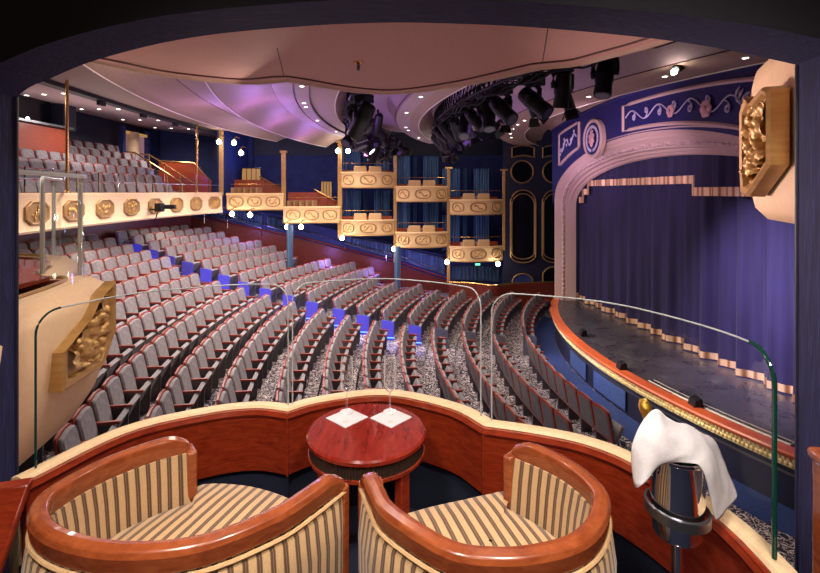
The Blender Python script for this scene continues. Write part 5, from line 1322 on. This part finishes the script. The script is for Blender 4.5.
# house lights along the ceiling bands
for r, a, w in ((18.2, -12, 260), (18.2, 2, 260), (20.9, -10, 260), (20.9, 0, 260), (20.9, 10, 220), (22.9, -9, 240), (22.9, 1, 240), (14.6, -8, 120), (14.6, 4, 120), (24.9, -7, 160), (24.9, 4, 160)):
    p = pol(CCN, r, math.radians(a)); area('house_light', (p.x, p.y, 3.30), (p.x - (.6 if r < 15 else 0), p.y, -4), 1.2, w * (.7 if r > 15 else .4), (1, .87, .76), spread=2.2 if r < 15 else 2.8)
for x, y in ((-10.5, 11), (-10.3, 16), (-10.6, 20.5)): area('balcony_light', (x, y, 4.25), (x + .3, y, 1), 1.0, 85, NEUT)
for y in (9, 14, 18.5): area('under_balcony_light', (-9.0, y, .72), (-9.0, y, -2), .9, 28, WARM)
# warm wash on balcony front and ceiling from the floor side
for y in (9, 13, 17): area('front_wash', (-4.5, y, 3.2), (-8.2, y, 1.2), .8, 20, (1, .78, .58))
area('ceiling_wash', (-1, 10, -.5), (-3, 13, 4), 5, 62, (1, .80, .78))
area('ceiling_wash', (3, 12, -.5), (3, 14, 4), 5, 45, (1, .72, .86))
# violet cove lights grazing the ceiling
for r, a, w in ((16.4, -12, 38), (16.4, 0, 38), (16.4, 10, 34), (19.4, -8, 34), (19.4, 2, 34), (19.4, 10, 28), (21.9, -8, 40), (21.9, 0, 40), (21.9, 8, 36), (23.4, -5, 36), (23.4, 3, 36)):
    p = pol(CCN, r, math.radians(a)); point('cove_light', (p.x, p.y, 3.45), w * (.4 if r < 17 else .75), PURP, .2)
# proscenium and curtain
area('arch_wash', (3.2, 10.5, 2.4), (6.3, 14.5, 3.2), 1.0, 40, (.96, .70, .96), spread=1.3)
area('arch_wash', (3.4, 15.5, 1.6), (6.2, 17.5, 2.6), .8, 15, (.9, .62, 1.0), spread=1.3)
area('curtain_wash', (4.0, 9.0, 3.2), (8.1, 10.4, -1.2), .5, 120, (.74, .64, 1.0), spread=.95)
area('curtain_wash', (3.6, 13.0, 3.3), (7.6, 14.5, -1.4), .4, 2, (.6, .5, 1.0), spread=1.0)
# far boxes
for px, py in ((366, 176), (421, 188), (475, 200)):
    p = on_wall(px, 3.2); area('box_wash', (p.x, p.y, 3.3), on_wall(px) + Vector((0, 0, .3)), .8, 22, (1, .78, .58))
for px in (256, 312): p = on_wall(px, 3.2); area('box_wash', (p.x, p.y, 3.3), on_wall(px) + Vector((0, 0, 1.0)), .8, 20, (1, .78, .58))
for a, b, yu, yl, wd in BX_E:
    for py, dz in ((yu, 1.0), (yl, .95)):
        p = on_wall((a + b) / 2, -1.0); point('box_lamp', (p.x, p.y, wz((a + b) / 2, py) + dz * .9), 9, (.55, .62, 1.0), .12)
for px, z in ((250, 3.4), (310, 3.0)): p = on_wall(px, -1.0); point('loge_lamp', (p.x, p.y, z), 34, (.30, .34, 1.0), .2)
for px, z, w in ((250, .0, 22), (330, -1.2, 26), (425, -1.6, 26), (380, -1.8, 20)): p = on_wall(px, -.1); point('violet_wash', (p.x, p.y, z), w * 1.9, (.38, .22, 1.0), .2)
for p in LAMPS: point('globe_light', p - NN * -.0 + Vector((0, -.2, 0)), 9, (1, .9, .78), .13)
# blue aisle lights
for i, a in ends[4:]:
    r, H = ROWS[i]; p = pol(HC, r, a - .75 / r)
    if p.y > wall_y(p.x) - 1: continue
    point('aisle_light', (p.x, p.y, floor_z(i) + .45), 15, BLUE, .05)
for d in (-20, -10, 0): p = pol(SC0, SR + 2.6, math.radians(d)); area('frieze_fill', (p.x, p.y, -.6), (*pol(SC0, SR, math.radians(d)), ZS - .15), .4, 12, (1, .86, .66), spread=1.0)  # added, unseen fill above the front rows that brightens the frieze
point('stair_light', (-9.8, 19.8, 2.3), 14, (.16, .12, 1.0), .2)
point('pit_light', (*pol(SC0, SR + .5, math.radians(-6)), ZS - .35), 6, (.25, .45, 1.0), .1)
point('pit_light', (*pol(SC0, SR + .5, math.radians(4)), ZS - .35), 6, (.25, .45, 1.0), .1)
for px, py in ((252, 150), (280, 152), (318, 158)): p = on_wall(px, -1.7); spot('wall_wash', (p.x, p.y, 3.75), p - NN * .5 + Vector((0, 0, .6)), 60, (.75, .80, 1.0), 50, .05)
area('balcony_ceiling_fill', (-10.5, 15, 2.6), (-10.5, 15, 5), 4, 60, (1, .86, .80))  # added, unseen fill that lightens the balcony ceiling
# our box: its ceiling lamps, plus added fills
area('box_ceiling_light', (-.7, .3, 2.9), (-.6, 1.5, .4), .35, 17, (1, .90, .82), spread=1.5)
area('box_ceiling_light', (.6, .3, 2.9), (.5, 1.5, .4), .35, 17, (1, .90, .82), spread=1.5)
area('soffit_fill', (-.9, 2.5, 2.48), (-.8, 2.3, 0), .2, 7, (1, .88, .80), spread=2.0)  # added pair without fittings, lights table and chairs from under the soffit
area('soffit_fill', (.5, 2.3, 2.48), (.5, 2.0, 0), .2, 7, (1, .88, .80), spread=2.0)
point('room_fill', (0, -.5, 2.3), 26, (1, .86, .72), .15)  # added behind the camera so the chrome bucket mirrors something bright
area('neighbour_light', (-.9, 3.4, 2.3), (-1.9, 2.7, .8), .5, 12, (1, .84, .70))
point('neighbour_table_fill', (-2.7, 3.1, 2.1), 26, (1, .86, .74), .1)  # added, unseen fill that brightens the red table next door
area('neighbour_light', (.2, 3.6, 1.5), (1.6, 2.1, 1.95), .4, 8, (1, .76, .72), spread=1.2)
area('soffit_wash', (-.1, 3.6, .2), (-.1, 2.9, 2.5), 1.5, 11, (1, .66, .68))

w = bpy.data.worlds.new('world'); SC.world = w; w.use_nodes = True
w.node_tree.nodes['Background'].inputs[0].default_value = (.30, .26, .40, 1); w.node_tree.nodes['Background'].inputs[1].default_value = .08
vs = SC.view_settings; vs.view_transform = 'Standard'; vs.look = 'None'; vs.gamma = 1; vs.use_curve_mapping = False; vs.exposure = 0
SC.cycles.use_denoising = True
try: SC.cycles.denoiser = 'OPENIMAGEDENOISE'
except Exception: pass
SC.cycles.max_bounces = 8; SC.cycles.transparent_max_bounces = 16
